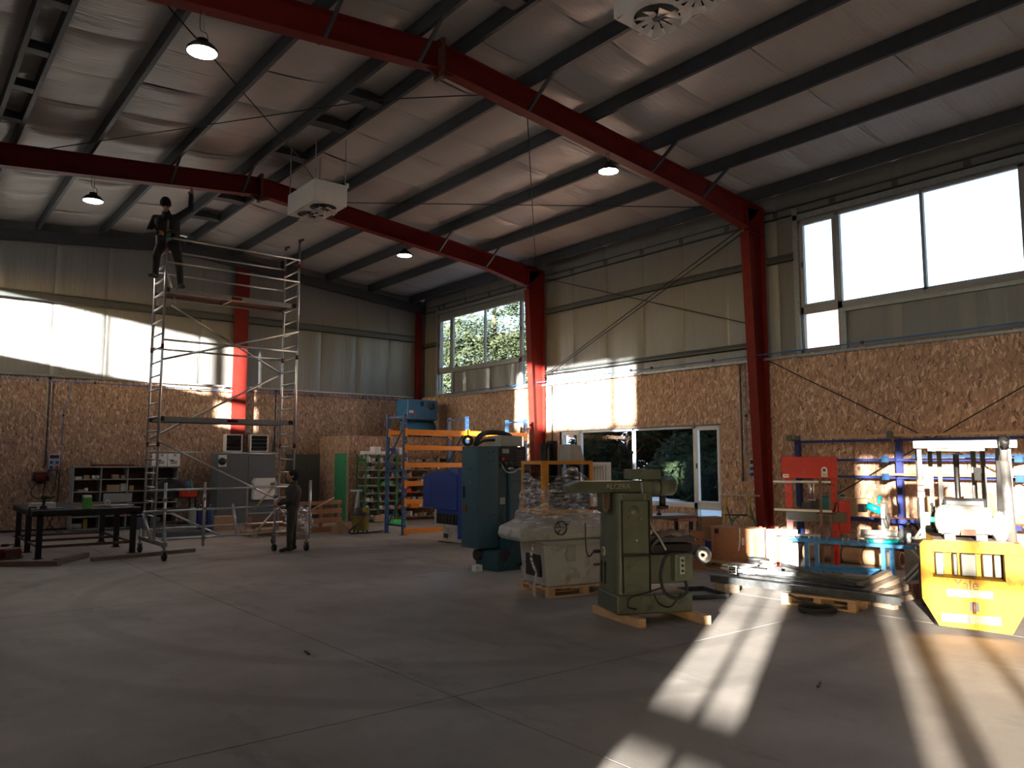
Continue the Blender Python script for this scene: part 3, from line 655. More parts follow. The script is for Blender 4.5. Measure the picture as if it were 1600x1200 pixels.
def sockets(loc, rz, label, sc_=1):
    t = thing('socket_box', label, 'socket box', loc, rz)
    G().b(-.14, .14, 0, .1, 0, .42).o('housing', pm('socket_grey', (.40, .43, .47), .5), t, .012)
    G().b(-.11, .11, -.012, 0, .30, .39).o('breaker_window', BLACK, t)
    for i, (x, z) in enumerate(((-.07, .2), (.07, .2), (-.07, .07), (.07, .07))):
        G().cyl((x, 0, z), (x, -.05, z - .015), .045, 12, .04).o('socket', RED_B if i == 3 else SOCK, t)
    return t
sockets((3.72, D - .11, 1.64), 0, 'blue-grey power socket box high on the end wall above the steel table')
sockets((15.42, 10.32, 1.5), -90, 'grey power socket box beside the near red column')
t = thing('bench_grinder', 'dark red wall-mounted grinder left of the socket box', 'grinder', (3.42, D - .12, 1.28))
G().b(-.17, .17, -.04, .1, .24, .3).o('hood', BROWN, t, .01); G().cyl((-.13, 0, .14), (.13, 0, .14), .11, 16).o('motor', RED_ST, t); G().cyl((-.2, 0, .14), (-.14, 0, .14), .085, 16).o('wheel', STOCK, t); G().cyl((.14, 0, .14), (.2, 0, .14), .085, 16).o('wheel', STOCK, t); G().b(-.05, .05, .02, .11, -.02, .06).o('bracket', BLACK, t)
def cable(name, pts, label, r=.012, mat=BLACKP, k=8, cat='cable'): return tag(G().tube(spline(pts, k), r, 6).o(name, mat), label, cat)
cable('power_cable', [(3.3, D - .1, 1.28), (3.22, D - .12, 1.0), (3.4, D - .14, .86), (3.7, D - .12, 1.0), (3.82, D - .08, 1.62)], 'looped black cable under the wall grinder')
cable('power_cable', [(3.6, D - .08, 1.62), (3.5, D - .1, .8), (3.7, D - .5, .1), (3.85, D - 1.1, .02)], 'black cable from the wall grinder down to the floor')
cable('power_cable', [(3.86, D - .06, 1.6), (3.84, D - .06, .7), (3.6, D - .2, .05), (3.2, D - .9, .015), (2.7, D - 1.6, .015)], 'dark cable from the socket box trailing behind the steel table')
# louvre vents either side of the red post
for x0, x1, dx, lb in ((8.28, 8.8, .09, 'white louvre vent left of the red post on the end wall'), (9.05, 9.63, -.2, 'white louvre vent right of the red post on the end wall')):
    t = thing('louvre_vent', lb, 'vent', ((x0 + x1) / 2, D - .002, 2.16), 0, 'louvre vents'); hw = (x1 - x0) / 2
    g = G(); dd = .26
    g.b(-hw, -hw + .03, -dd, 0, 0, .54); g.b(hw - .03, hw, -dd, 0, 0, .54); g.b(-hw + .03, hw - .03, -dd, 0, 0, .03); g.b(-hw + .03, hw - .03, -dd, 0, .51, .54); g.b(-hw + .03, hw - .03, -.04, 0, .03, .51); g.o('housing', WHITE, t)
    for k in range(4): G().box((0, -dd + .04, .09 + k * .12), (2 * hw - .07, .012, .12), (35, 0, 0)).o('louvre_slat', STOCK, t)

# ================================================================== SCAFFOLD TOWER
TX0, TX1, TF, TB, TT = 4.27, 7.06, 16.38, 17.16, 6.62
sf = thing('scaffold_tower', 'tall aluminium mobile scaffold tower on castors', 'scaffold', (0, 0, 0))
for x, yo in ((TX0, 0), (TX1, -.08)):
    lad = G()
    for y in (TF + yo, TB + yo):
        tp = TT + (.12 if y < 17 else -.02)
        lad.cyl((x, y, .32), (x, y, tp), .026, 8)
    fr = lad.o('end_frame', ALU, sf)
    r0 = None
    for i in range(22):
        z = .5 + i * .28
        if z > 6.4: break
        if r0 is None: r0 = G().cyl((x, TF + yo, 0), (x, TB + yo, 0), .019, 8).mesh('rung', ALU)
        o = bpy.data.objects.new('rung', r0); link(o, fr); o.location.z = z
    for zc in (2.2, 4.15, 6.2):
        for y in (TF + yo, TB + yo): G().cyl((x, y, zc - .05), (x, y, zc + .05), .031, 8).o('joint_collar', RED_ST, fr)
    # base beam, jack legs, castors
    bb = G(); y0_, y1_ = 15.6 + yo, 17.42 + yo
    bb.b(x - .035, x + .035, y0_, y1_, .26, .34); o = bb.o('base_beam', ALU_D, sf)
    for y in (y0_ + .03, y1_ - .03):
        G().cyl((x, y, .12), (x, y, .52 if y < 16 else .48), .022, 8).o('castor_stem', ALU_D, sf)
        c = G().cyl((x - .028, y, .08), (x + .028, y, .08), .08, 16).o('castor_wheel', RUBBER, sf)
        G().b(x - .042, x - .032, y - .03, y + .03, .07, .2).b(x + .032, x + .042, y - .03, y + .03, .07, .2).b(x - .042, x + .042, y - .03, y + .03, .18, .2).o('castor_fork', ALU_D, c)
        G().cyl((x - .05, y, .08), (x + .05, y, .08), .03, 10).o('castor_hub', RED_ST, c)
def tb(p, q, name='brace', r=.021, mat=ALU): return G().cyl(p, q, r, 8).o(name, mat, sf)
F1, B1 = TF - .05, TB + .03
for z, y in ((6.36, F1), (5.86, F1), (6.30, B1), (5.80, B1), (4.28, F1), (4.2, B1), (2.05, B1)): tb((TX0, y, z), (TX1, y - .08, z - .02), 'guard_rail')
tb((TX1, F1 - .08, 4.72), (TX0, F1, 3.88)); tb((TX0 + .35, B1, 5.15), (TX1, B1 - .08, 3.85)); tb((TX1, B1 - .08, 3.85), (TX0, B1, 2.3)); tb((TX0, F1, 2.25), (TX1 - .1, F1 - .05, .92)); tb((TX0, TF, 5.7), (TX0 + .45, B1, 5.2))
def deck(z, x0, x1, nm):
    d = G().b(x0, x1, TF + .06, TB - .06, z, z + .02).o(nm, PLY, sf)
    for y in (TF + .03, TB - .05): G().b(x0, x1, y, y + .03, z - .05, z + .05).o('deck_rail', ALU_D, d)
    for x in (x0, (x0 + x1) / 2 - .02, x1 - .04): G().b(x, x + .04, TF + .06, TB - .06, z - .035, z).o('deck_crossbar', ALU_D, d)
    for x in (x0 + 1.3, ): G().b(x, x + .22, TF + .025, TF + .03, z - .03, z + .03).o('deck_label', RED_ST, d)
    for x in (x0, x1):
        for y in (TF + .04, TB - .04): G().b(x - .05, x + .05, y - .025, y + .025, z - .04, z + .05).o('deck_hook', BLACKP, d)
    return d
deck(5.31, TX0 + .05, TX1 - .05, 'upper_deck'); deck(2.70, TX0 + .05, TX1 - .05, 'lower_deck')
for y in (TF - .08, TB - .08):
    G().sph((TX1, y, TT + .14), .035, 10).box((TX1 + .03, y, TT + .19), (.12, .05, .05), (0, -25, 20)).o('post_clamp', BLACKP, sf)
# folded guard frame standing in front at ground level
FY = 15.98
for z, x0, x1 in ((1.30, 4.05, 6.95), (.90, 3.95, 6.95), (.36, 4.4, 6.95), (.52, 4.2, 6.9)): tb((x0, FY + (0 if z != .52 else .55), z), (x1, FY - .03 + (0 if z != .52 else .5), z + .03), 'base_rail')
for x in (4.33, 5.07, 6.52): 
    tb((x, FY - .04, .2 if x < 6 else .12), (x, FY - .04, 1.45), 'upright', .026)
    for z in (.36, .93, 1.12): G().b(x - .035, x + .035, FY - .08, FY, z - .03, z + .03).o('coupler', ALU_D, sf)
tb((4.45, FY, .86), (5.45, FY, .36), 'brace', .024); tb((3.98, FY + .1, .88), (4.12, FY, .34), 'brace', .028); tb((5.68, FY + .1, 1.0), (5.74, FY, .37), 'brace', .028); tb((6.1, FY, .36), (6.62, FY, .92), 'brace', .022); tb((6.55, FY, .95), (6.98, FY + .25, .58), 'brace', .022)
G().cyl((6.49, FY - .04, .07), (6.55, FY - .04, .07), .07, 14).o('castor_wheel', RUBBER, sf)
tb((7.3, 15.95, .3), (7.3, 15.95, 1.45), 'upright', .026); G().b(7.09, 7.34, 15.92, 15.98, .3, .37).o('base_beam', ALU_D, sf)

# ================================================================== PEOPLE
def figure(name, label, loc, rz, caps, mats, vox=.011):
    """one continuous surface grown round a chain of tapered limbs; caps: (p, q, rp, rq, material index)"""
    g = G()
    for p, q, a, b, mi in caps:
        p, q = Vector(p), Vector(q)
        g.sph(p, a, 14); g.sph(q, b, 14)
        if (q - p).length > 1e-4: g.cyl(p, q, a, 14, b)
    ob = g.o(name, mats)
    m = ob.modifiers.new('skin', 'REMESH'); m.mode = 'VOXEL'; m.voxel_size = vox; m.use_smooth_shade = True
    s = ob.modifiers.new('smooth', 'SMOOTH'); s.factor = .5; s.iterations = 4
    bpy.context.view_layer.update()
    me = bpy.data.meshes.new_from_object(ob.evaluated_get(bpy.context.evaluated_depsgraph_get()))
    ob.modifiers.clear(); ob.data = me; me.materials.clear(); [me.materials.append(x) for x in mats]
    n = len(me.polygons); c = np.empty(n * 3); me.polygons.foreach_get('center', c); c = c.reshape(-1, 3)
    best = np.full(n, 1e9); mi_ = np.zeros(n, int)
    for p, q, a, b, mi in caps:
        p, q = np.array(p, float), np.array(q, float); d = q - p; L2 = d @ d; t = np.clip(((c - p) @ d) / L2, 0, 1) if L2 > 1e-8 else np.zeros(n)
        ds = np.linalg.norm(c - p - t[:, None] * d, axis=1) - (a + (b - a) * t); k = ds < best; best[k] = ds[k]; mi_[k] = mi
    me.polygons.foreach_set('material_index', mi_.astype(np.int32)); me.polygons.foreach_set('use_smooth', [True] * n)
    ob.location = loc; ob.rotation_euler = (0, 0, R(rz)); tag(ob, label, 'person', None); return ob
def hand(caps, wrist, d, up, side, curl, sz=1):
    """palm and five fingers; d forward, up = back of the hand, side = towards the thumb"""
    w_, d, up, side = Vector(wrist), Vector(d).normalized(), Vector(up).normalized(), Vector(side).normalized()
    pc = w_ + d * .085 * sz
    for k in (-1.3, -.45, .45, 1.3): caps.append((w_ + side * .012 * k, pc + side * .021 * k * sz, .018, .0155, 1))
    for k, L in ((1.3, .070), (.45, .079), (-.45, .074), (-1.3, .058)):
        p = pc + side * .021 * k * sz; a = 0; dd = d.copy()
        for s_, f in ((.45, curl), (.32, curl * 1.1), (.25, curl * .8)):
            a += f; dd = d * math.cos(a) - up * math.sin(a); q = p + dd * L * s_ * 1.15; caps.append((p, q, .0105, .0095, 1)); p = q
    p = w_ + d * .03 + side * .022; q = p + (d * .45 + side * .8 - up * .25) * .036; caps.append((p, q, .014, .012, 1)); caps.append((q, q + (d * .8 + side * .25 - up * .5 * min(1, curl)) * .045, .012, .0095, 1))
V = Vector
def build_person(name, label, loc, rz, J, head, mats, hands, sc_=1, fat=1.22):
    c = []; sx = V((1, 0, 0))
    P = {k: V(v) for k, v in J.items()}
    pel, che, nk = P['pelvis'], P['chest'], P['neck']
    for s in ('l', 'r'):
        c += [(P['hip_' + s], P['knee_' + s], .088, .062, 2), (P['knee_' + s], P['ankle_' + s], .062, .046, 2), (pel, P['hip_' + s], .10, .092, 2)]
        a, tdir = P['ankle_' + s], V(J.get('toe_' + s)); c += [(a, a + V((0, 0, -.05)), .048, .045, 3), (a + V((0, 0, -.052)) - (tdir - a).normalized() * .045, tdir, .042, .034, 3), ((a + tdir) / 2 + V((0, 0, -.015)), tdir, .044, .036, 3)]
        c += [(che + (P['sho_' + s] - che) * .2, P['sho_' + s], .10, .062, 0), (P['sho_' + s], P['elb_' + s], .058, .046, 0), (P['elb_' + s], P['wri_' + s], .046, .036, 0)]
        c += [(pel + (P['hip_' + s] - pel) * .6, che + (P['sho_' + s] - che) * .45 - V((0, 0, .05)), .105, .12, 0)]
    c += [(pel, che, .115, .13, 0), (che, nk, .10, .062, 0), (nk, head['c'] - head['up'] * .05, .055, .058, 1)]
    hc, f, u = head['c'], head['f'].normalized(), head['up'].normalized(); r_ = f.cross(u).normalized()
    c += [(hc, hc + u * .035, .088, .092, 1), (hc - u * .06 + f * .035, hc - u * .07 + f * .055, .058, .045, 1), (hc + f * .04, hc + f * .045 - u * .03, .068, .064, 1),
          (hc + f * .095 + u * .005, hc + f * .118 - u * .03, .012, .017, 1), (hc + f * .10 - u * .062 - r_ * .018, hc + f * .10 - u * .062 + r_ * .018, .009, .009, 5),
          (hc + r_ * .088 - f * .005 - u * .02, hc + r_ * .088 - f * .012 + u * .02, .014, .018, 1), (hc - r_ * .088 - f * .005 - u * .02, hc - r_ * .088 - f * .012 + u * .02, .014, .018, 1)]
    for s_ in (-1, 1): c += [(hc + f * .088 + u * .012 + r_ * .034 * s_, hc + f * .089 + u * .012 + r_ * .034 * s_, .0125, .0125, 5), (hc + f * .09 + u * .03 + r_ * (.034 * s_ - .016), hc + f * .09 + u * .03 + r_ * (.034 * s_ + .016), .009, .009, 4)]
    c += [(hc + u * .05 + f * .004, hc + u * .075 - f * .012, .102, .088, 4), (hc + u * .02 - f * .04, hc + u * .05 - f * .04, .090, .090, 4)]
    for w_, d, up, sd_, cu in hands: hand(c, P['wri_' + w_], d, up, sd_, cu)
    c = [(p * sc_, q * sc_, a * (fat if m in (0, 2) else 1) * sc_, b * (fat if m in (0, 2) else 1) * sc_, m) for p, q, a, b, m in c]
    return figure(name, label, loc, rz, [(tuple(p), tuple(q), a, b, m) for p, q, a, b, m in c], mats)
EYE = pm('dark_eye', (.06, .03, .025), .4)
# local frame: x to the right of the picture, y away from the camera
J = dict(pelvis=(.02, 0, .92), chest=(.035, 0, 1.24), neck=(.03, 0, 1.40), hip_l=(.015, -.09, .88), hip_r=(.03, .09, .88), knee_l=(-.015, -.10, .48), knee_r=(.045, .10, .48), ankle_l=(-.02, -.11, .11), ankle_r=(.055, .13, .11),
         toe_l=(-.19, -.13, .04), toe_r=(-.1, .17, .04), sho_l=(.035, -.18, 1.31), sho_r=(.02, .18, 1.31), elb_l=(-.02, -.225, 1.05), wri_l=(-.245, -.2, .99), elb_r=(.01, .24, 1.06), wri_r=(-.2, .22, 1.02))
build_person('person', 'person in dark overalls and black knit cap looking up beside the scaffold', (6.74, 15.62, 0), -23, J,
             dict(c=V((-.005, 0, 1.545)), f=V((-.78, 0, .62)), up=V((.62, 0, .78))), [CLOTH3, SKIN, CLOTH2, BOOT, BEANIE, EYE],
             [('l', (-1, 0, .1), (0, -1, .2), (0, .1, 1), .75), ('r', (-1, 0, .1), (0, 1, .2), (0, -.1, 1), .75)])
# person up on the tower, facing the camera
J = dict(pelvis=(.04, .0, .93), chest=(-.0, -.02, 1.26), neck=(-.03, -.03, 1.44), hip_l=(-.07, 0, .90), hip_r=(.13, 0, .90), knee_l=(-.15, -.10, .60), knee_r=(.24, -.05, .48), ankle_l=(-.20, .12, .30), ankle_r=(.26, .05, .12),
         toe_l=(-.26, -.04, .23), toe_r=(.34, -.10, .03), sho_l=(-.22, -.01, 1.32), sho_r=(.16, -.01, 1.36), elb_l=(-.34, -.02, 1.05), wri_l=(-.13, -.2, 1.0), elb_r=(.40, -.02, 1.55), wri_r=(.40, -.02, 1.80))
build_person('person', 'person in black work clothes standing on the scaffold, one arm raised to the roof', (4.31, 16.55, 5.36), -26, J,
             dict(c=V((-.035, -.085, 1.565)), f=V((.12, -.80, -.60)), up=V((.05, -.60, .80))), [CLOTH, SKIN, CLOTH, BOOT, BEANIE, EYE],
             [('l', (1, -.3, -.1), (0, -1, .3), (0, 0, 1), .8), ('r', (.0, .1, 1), (0, 1, 0), (-1, 0, 0), .35)], 1.09)
t = thing('cordless_drill', 'black cordless drill held at the belly of the person on the scaffold', 'drill', (4.33, 16.24, 6.44), -26)
G().cyl((-.1, 0, .04), (.06, 0, .05), .032, 12).cyl((.06, 0, .05), (.10, 0, .052), .02, 10, .012).o('body', BLACKP, t); G().bar((-.05, 0, .03), (-.07, 0, -.10), .035, .04).o('grip', BLACKP, t); G().b(-.11, -.02, -.035, .035, -.15, -.10).o('battery', MTEAL, t, .006)
# ================================================================== LEFT SIDE AND END WALL
def carton(loc, size, rz, label, mat=CARD, group=None, name='carton', tape=True, cat='box'):
    t = thing(name, label, cat, loc, rz, group); a, b, h = size
    G().b(-a / 2, a / 2, -b / 2, b / 2, 0, h).o('body', mat, t, .004)
    if tape: G().b(-a / 2 - .001, a / 2 + .001, -.025, .025, h * .82, h + .001).o('tape', pm('tape_' + name, (.36, .25, .15), .35), t)
    return t
def pallet(loc, rz, label, L=1.2, Wd=.8, group=None):
    t = thing('pallet', label, 'pallet', loc, rz, group)
    for i in range(5): G().b(0, L, i * (Wd - .1) / 4, i * (Wd - .1) / 4 + .1, .12, .142).o('top_board', WOOD, t)
    for x in (0, L / 2 - .05, L - .1):
        G().b(x, x + .1, 0, Wd, .098, .12).o('stringer_board', WOOD, t)
        for y in (0, Wd / 2 - .05, Wd - .1): G().b(x, x + .1, y, y + .1, .022, .098).o('block', WOOD, t)
    for y in (0, Wd / 2 - .05, Wd - .1): G().b(0, L, y, y + .1, 0, .022).o('bottom_board', WOOD, t)
    return t
def timber(p, q, w_, h, label, mat=WOODG, name='timber', group=None, cat='timber'):
    p, q = V(p), V(q); d = q - p; t = G().b(0, d.length, -w_ / 2, w_ / 2, 0, h).o(name, mat, None, .004)
    t.location = p; t.rotation_euler = (0, -math.atan2(d.z, math.hypot(d.x, d.y)), math.atan2(d.y, d.x)); return tag(t, label, cat, group)
# welding table
t = thing('welding_table', 'black steel welding table with six legs and a slatted top', 'table', (2.48, 17.45, 0), 0)
for x in (0, 1.66):
    for y in (0, 1.42, 2.84): 
        l = G().b(x - .05, x + .05, y - .05, y + .05, .012, .84).o('leg', BLACK, t); G().b(x - .08, x + .08, y - .08, y + .08, 0, .012).o('foot_plate', BLACK, l)
for y in (0, 1.42, 2.84): G().b(.05, 1.61, y - .025, y + .025, .2, .25).o('stretcher', BROWN, t)
for x in (0, 1.66): G().b(x - .02, x + .02, .05, 2.79, .2, .24).o('stretcher', BLACK, t)
for y in (-.02, 2.86): G().b(-.12, 1.78, y - .03, y + .03, .8, .9).o('apron', BLACK, t)
for x in (-.1, 1.76): G().b(x - .03, x + .03, .01, 2.83, .8, .9).o('apron', BLACK, t)
for i in range(9): G().b(-.12, 1.78, -.05 + i * .35, .07 + i * .35, .9, .92).o('top_bar', STOCK, t)
tz = .921
t = thing('canister', 'green and white canister standing on the steel table', 'canister', (3.28, 17.5, tz), 10)
G().b(-.075, .075, -.055, .055, 0, .22).o('body', pm('canister_green', (.10, .42, .06), .45), t, .01); G().prism([(-.075, .22), (.075, .22), (.06, .27), (-.085, .27)], 'y', -.055, .055).o('lid', PAPER, t, .006)
t = thing('cordless_drill', 'dark green cordless drill lying on the left end of the steel table', 'drill', (2.62, 17.75, tz), 8)
G().cyl((-.1, 0, .24), (.08, 0, .24), .036, 12).cyl((.08, 0, .24), (.15, 0, .245), .022, 10, .012).o('body', pm('drill_green', (.02, .05, .03), .5), t); G().bar((-.04, 0, .22), (-.06, 0, .07), .04, .045).o('grip', BLACKP, t); G().b(-.11, .0, -.04, .04, 0, .07).o('battery', BLACKP, t, .006)
carton((2.58, 18.0, tz), (.42, .25, .12), 5, 'white box behind the drill on the steel table', PAPER)
t = thing('paper_roll', 'white paper roll partly unrolled on the steel table', 'paper roll', (3.86, 18.0, tz + .02), -12)
G().cyl((-.1, -.12, .06), (-.1, .12, .06), .06, 18).o('roll', PAPER, t); G().grid(lambda u, v: (-.1 + .5 * u, -.12 + .24 * v, .002 + .02 * math.sin(u * 3) * u), 8, 2).o('loose_sheet', PAPER, t); G().cyl((-.1, -.121, .06), (-.1, .121, .06), .02, 10).o('core', CARD, t)
timber((3.55, 18.3, tz), (4.2, 18.2, tz), .16, .03, 'short wooden board under the paper roll on the steel table', WOOD)
for i, (a, b) in enumerate((((2.75, 18.5, tz), (3.25, 17.6, tz)), ((3.75, 17.5, tz), (4.2, 17.9, tz)), ((3.8, 17.9, tz), (4.2, 17.5, tz)))):
    tag(G().bar(a, b, .03, .02).o('steel_strip', STEEL_G), ['pale steel strip lying diagonally across the left of the steel table', 'pale steel strip slanting right on the right end of the steel table', 'pale steel strip slanting left on the right end of the steel table'][i], 'steel strip')
t = thing('clamp', 'black screw clamp hanging off the left end of the steel table', 'clamp', (2.3, 17.5, .62), 0)
G().b(-.012, .012, -.01, .01, 0, .36).b(-.012, .12, -.01, .01, .34, .37).o('bar', BLACK, t); G().cyl((.1, 0, .22), (.1, 0, .34), .008, 6).o('screw', STOCK, t)
tag(G().grid(lambda u, v: (2.5 + .62 * u, 17.55 + .4 * v, .925 + .015 * math.sin(9 * u + 4 * v) ** 2), 10, 8).o('rag', pm('blue_rag', (.03, .05, .14), .9)), 'crumpled dark blue rag on the left end of the steel table', 'rag')
# floor clutter on the left
timber((1.2, 17.1, 0), (2.62, 16.1, 0), .11, .09, 'weathered timber on the floor left of the steel table')
timber((2.62, 16.35, 0), (3.25, 17.2, 0), .14, .10, 'short weathered timber in front of the steel table leg')
timber((3.2, 16.42, 0), (5.2, 16.86, 0), .09, .07, 'long weathered timber lying under the scaffold castor')
t = thing('chain_hoist', 'dark red chain hoist heap on the floor at the left edge', 'chain hoist', (2.05, 17.75, 0), 20)
G().b(-.12, .12, -.1, .1, .02, .2).o('gear_case', BROWN, t, .02); G().cyl((-.18, 0, .12), (.18, 0, .12), .09, 14).o('drum', RED_ST, t)
G().tube([(.3 * math.cos(i * .7) * (1 - i * .012), .22 * math.sin(i * .7) * (1 - i * .012) + .1, .02 + .02 * math.sin(i * 1.7) + .001 * i) for i in range(46)], .018, 5).o('chain', BROWN, t)
t = thing('hand_tool', 'small red tool lying on the floor behind the chain hoist', 'tool', (2.2, 20.4, 0), 30); G().cyl((0, 0, .03), (.16, 0, .03), .03, 10).o('body', RED_ST, t); G().cyl((.16, 0, .03), (.3, .02, .03), .012, 6).o('shaft', BLACK, t)
# pigeonhole shelving
sh = thing('shelving_unit', 'grey pigeonhole shelving unit against the end wall', 'shelf', (4.08, 23.62, 0), 0)
SW, SD, SH_, NC, NR = 2.66, .5, 1.72, 4, 5
for i in range(NC + 1): G().b(i * SW / NC - .012, i * SW / NC + .012, 0, SD, 0, SH_).o('divider', GREY_SH, sh)
for j in range(NR + 1): G().b(-.012, SW + .012, 0, SD, .04 + j * (SH_ - .06) / NR - .012, .04 + j * (SH_ - .06) / NR + .012).o('shelf_board', GREY_SH, sh)
G().b(0, SW, SD, SD + .01, 0, SH_).o('back_panel', BROWN, sh)
def cell(c, r): return 4.08 + (c + .5) * SW / NC, .04 + r * (SH_ - .06) / NR + .013
for c, r, dx, w_, h, mat, lb in ((0, 4, -.2, .16, .07, PAPER, 'flat white box in the top left pigeonhole'), (0, 4, .0, .14, .1, CARD, 'small brown box in the top left pigeonhole'), (1, 4, .05, .16, .12, CARD, 'brown box in the second pigeonhole of the top row'), (1, 4, .24, .1, .1, CARD, 'small brown carton right in the second pigeonhole of the top row'),
        (1, 3, .0, .32, .17, CARD, 'wide brown carton in the second row of pigeonholes'), (1, 3, .25, .13, .2, PAPER, 'white carton standing in the second row of pigeonholes'), (2, 3, -.2, .12, .14, CARD, 'small brown box right in the second row of pigeonholes'), (0, 3, -.1, .2, .05, GREY_SH, 'flat grey tray in the second row left pigeonhole'),
        (0, 0, .02, .10, .26, YEL2, 'tall yellow and red box in the bottom left pigeonhole'), (1, 1, .28, .12, .15, RED_B, 'small red box low in the pigeonhole shelving'), (2, 1, -.1, .12, .14, CARD, 'brown box low in the third pigeonhole column')):
    x, z = cell(c, r); carton((x + dx, 23.84, z), (w_, .2, h), 0, lb, mat, None, 'small_box', False)
for c, r, dx, lb in ((0, 4, .17, 'small white jar in the top left pigeonhole'), (0, 4, .27, 'second small jar beside the white one in the top left pigeonhole'), (0, 3, .0, 'small pale tin in the second row left pigeonhole')):
    x, z = cell(c, r); t = thing('jar', lb, 'jar', (x + dx, 23.75, z)); G().cyl((0, 0, 0), (0, 0, .09), .045, 14).o('body', PAPER, t); G().cyl((0, 0, .09), (0, 0, .105), .047, 14).o('lid', GREY_SH, t)
x, z = cell(0, 0); t = thing('tape_roll', 'grey tape roll in the bottom left pigeonhole', 'tape roll', (x - .2, 23.75, z + .075)); G().lathe([(.04, -.12), (.075, -.12), (.075, .12), (.04, .12), (.04, -.12)], ax=(1, 0, 0), n=18).o('roll', GREY_SH, t)
carton((5.16, 23.56, .75), (.72, .06, .24), 0, 'grey metal panel leaning in the third row of pigeonholes', GREY_SH, None, 'steel_sheet', False, 'steel sheet')
carton((5.9, 23.3, 0.), (.55, .4, .32), 0, 'grey plastic crate on the floor before the shelving', GREY_C, None, 'plastic_crate', False, 'crate')
tag(G().cyl((4.5, 23.8, 1.755), (5.6, 23.75, 1.755), .02, 8).o('red_pipe', RED_ST), 'long thin red pipe lying on top of the shelving', 'pipe')
for x, lb in ((6.28, 'left white carton on top of the grey shelving'), (6.63, 'right white carton on top of the grey shelving')):
    t = carton((x, 23.85, 1.722), (.335, .3, .36), 0, lb, PAPER, None, 'white_carton', False)
    G().b(-.09, .09, -.152, -.15, .06, .16).o('printed_panel', GREY_SH, t); G().b(-.12, .0, -.1525, -.1505, .15, .185).o('printed_line', BLACKP, t); G().b(-.02, .06, -.152, -.15, .28, .35).o('printed_mark', GREY_SH, t)
# tool trolley with bag, toolbox and bottles
t = thing('tool_trolley', 'dark tool trolley right of the shelving', 'trolley', (5.6, 21.5, 0), 0)
for x in (0, 1.0):
    for y in (0, .5): G().b(x - .02, x + .02, y - .02, y + .02, .1, .92).o('leg', BLACK, t); G().cyl((x - .02, y, .05), (x + .02, y, .05), .05, 12).o('castor', RUBBER, t)
for z in (.25, .6, .9): G().b(-.03, 1.03, -.03, .53, z, z + .03).o('shelf', STOCK, t)
t = thing('tool_bag', 'black fabric bag slumped on the tool trolley', 'bag', (5.98, 21.7, .932), 0)
def bag(u, v):
    a = 2 * math.pi * u; ph = math.pi * v / 2; r_ = math.cos(ph) ** .6 * (1 + .12 * math.sin(3 * a + 2) + .06 * math.sin(7 * a)); return (.46 * r_ * math.cos(a), .24 * r_ * math.sin(a), .40 * math.sin(ph) * (1 + .15 * math.cos(a * 2)))
G().grid(bag, 28, 10).o('body', CLOTH, t); G().tube(arc((0, 0, .34), .14, 0, 180, 10), .015, 6).o('handle', BLACKP, t)
t = thing('toolbox', 'red toolbox on the right of the tool trolley', 'toolbox', (6.38, 21.45, .932), 0)
G().b(-.2, .2, -.1, .1, 0, .16).o('case', RED_B, t, .01); G().b(-.2, .2, -.1, .1, .163, .22).o('lid', RED_B, t, .01); G().tube([(-.08, 0, .22), (-.08, 0, .26), (.08, 0, .26), (.08, 0, .22)], .01, 6).o('handle', BLACKP, t); G().b(-.03, .03, -.11, -.1, .13, .19).o('latch', CHROME, t)
for x, m, lb in ((6.52, SOCK, 'blue spray bottle standing behind the red toolbox'), (6.62, GREEN_D, 'green bottle beside the blue spray bottle')):
    t = thing('spray_bottle', lb, 'bottle', (x, 21.95, .932)); G().lathe([(0, 0), (.05, 0), (.055, .02), (.055, .3), (.02, .36), (.02, .40), (0, .40)], n=14).o('body', m, t); G().b(-.05, .03, -.015, .015, .40, .45).o('trigger_head', m, t)
for i, (x, m, lb) in enumerate(((7.0, GREY_SH, 'pale gas canister under the tool trolley'), (7.2, BLUE_D, 'dark blue gas canister right of the tool trolley'), (7.45, BLUE_P, 'lighter blue canister furthest right of the tool trolley'))):
    t = thing('gas_canister', lb, 'canister', (x - .55, 21.2, 0)); G().lathe([(0, 0), (.09, 0), (.1, .02), (.1, .55), (.06, .66), (.03, .68), (0, .68)], n=16).o('body', m, t); G().cyl((0, 0, .68), (0, 0, .74), .02, 8).o('valve', ALU_D, t)
carton((6.0, 20.75, 0.), (1.1, .6, .12), 0, 'grey platform trolley low in front of the tool trolley', GREY_C, None, 'platform_trolley', False, 'trolley')
# grey control cabinet with isolator and white hood
t = thing('control_cabinet', 'tall grey control cabinet against the end wall under the louvre vents', 'cabinet', (7.78, 23.35, 0), 0)
G().b(0, 1.72, 0, .62, 0, 2.09).o('body', GREY_C, t, .012); G().b(.9, 1.66, -.012, 0, .1, 2.0).o('door', GREY_C, t, .005)
G().b(.0, .24, -.015, 0, 1.7, 2.05).o('mounting_plate', WHITE, t); G().lathe([(0, -.1), (.08, -.1), (.11, -.05), (.11, 0)], (.1, -.015, 1.86), (0, 1, 0), 18).o('isolator_switch', BLACK, t); G().b(.2, .25, -.022, -.015, 1.82, 1.93).o('warning_label', YEL2, t)
h = G().prism([(1.0, .72), (1.68, .70), (1.68, 1.36), (1.06, 1.36), (.98, 1.25), (1.02, 1.15)], 'y', -.2, -.015).o('white_hood', WHITE, t, .015); G().b(1.52, 1.68, -.206, -.2, 1.02, 1.22).o('warning_label', YEL2, h); G().prism([(1.55, 1.06), (1.65, 1.06), (1.6, 1.17)], 'y', -.21, -.206).o('warning_triangle', BLACK, h)
G().b(-.0, 1.72, -.02, .02, 2.09, 2.12).o('top_trim', CARD, t)
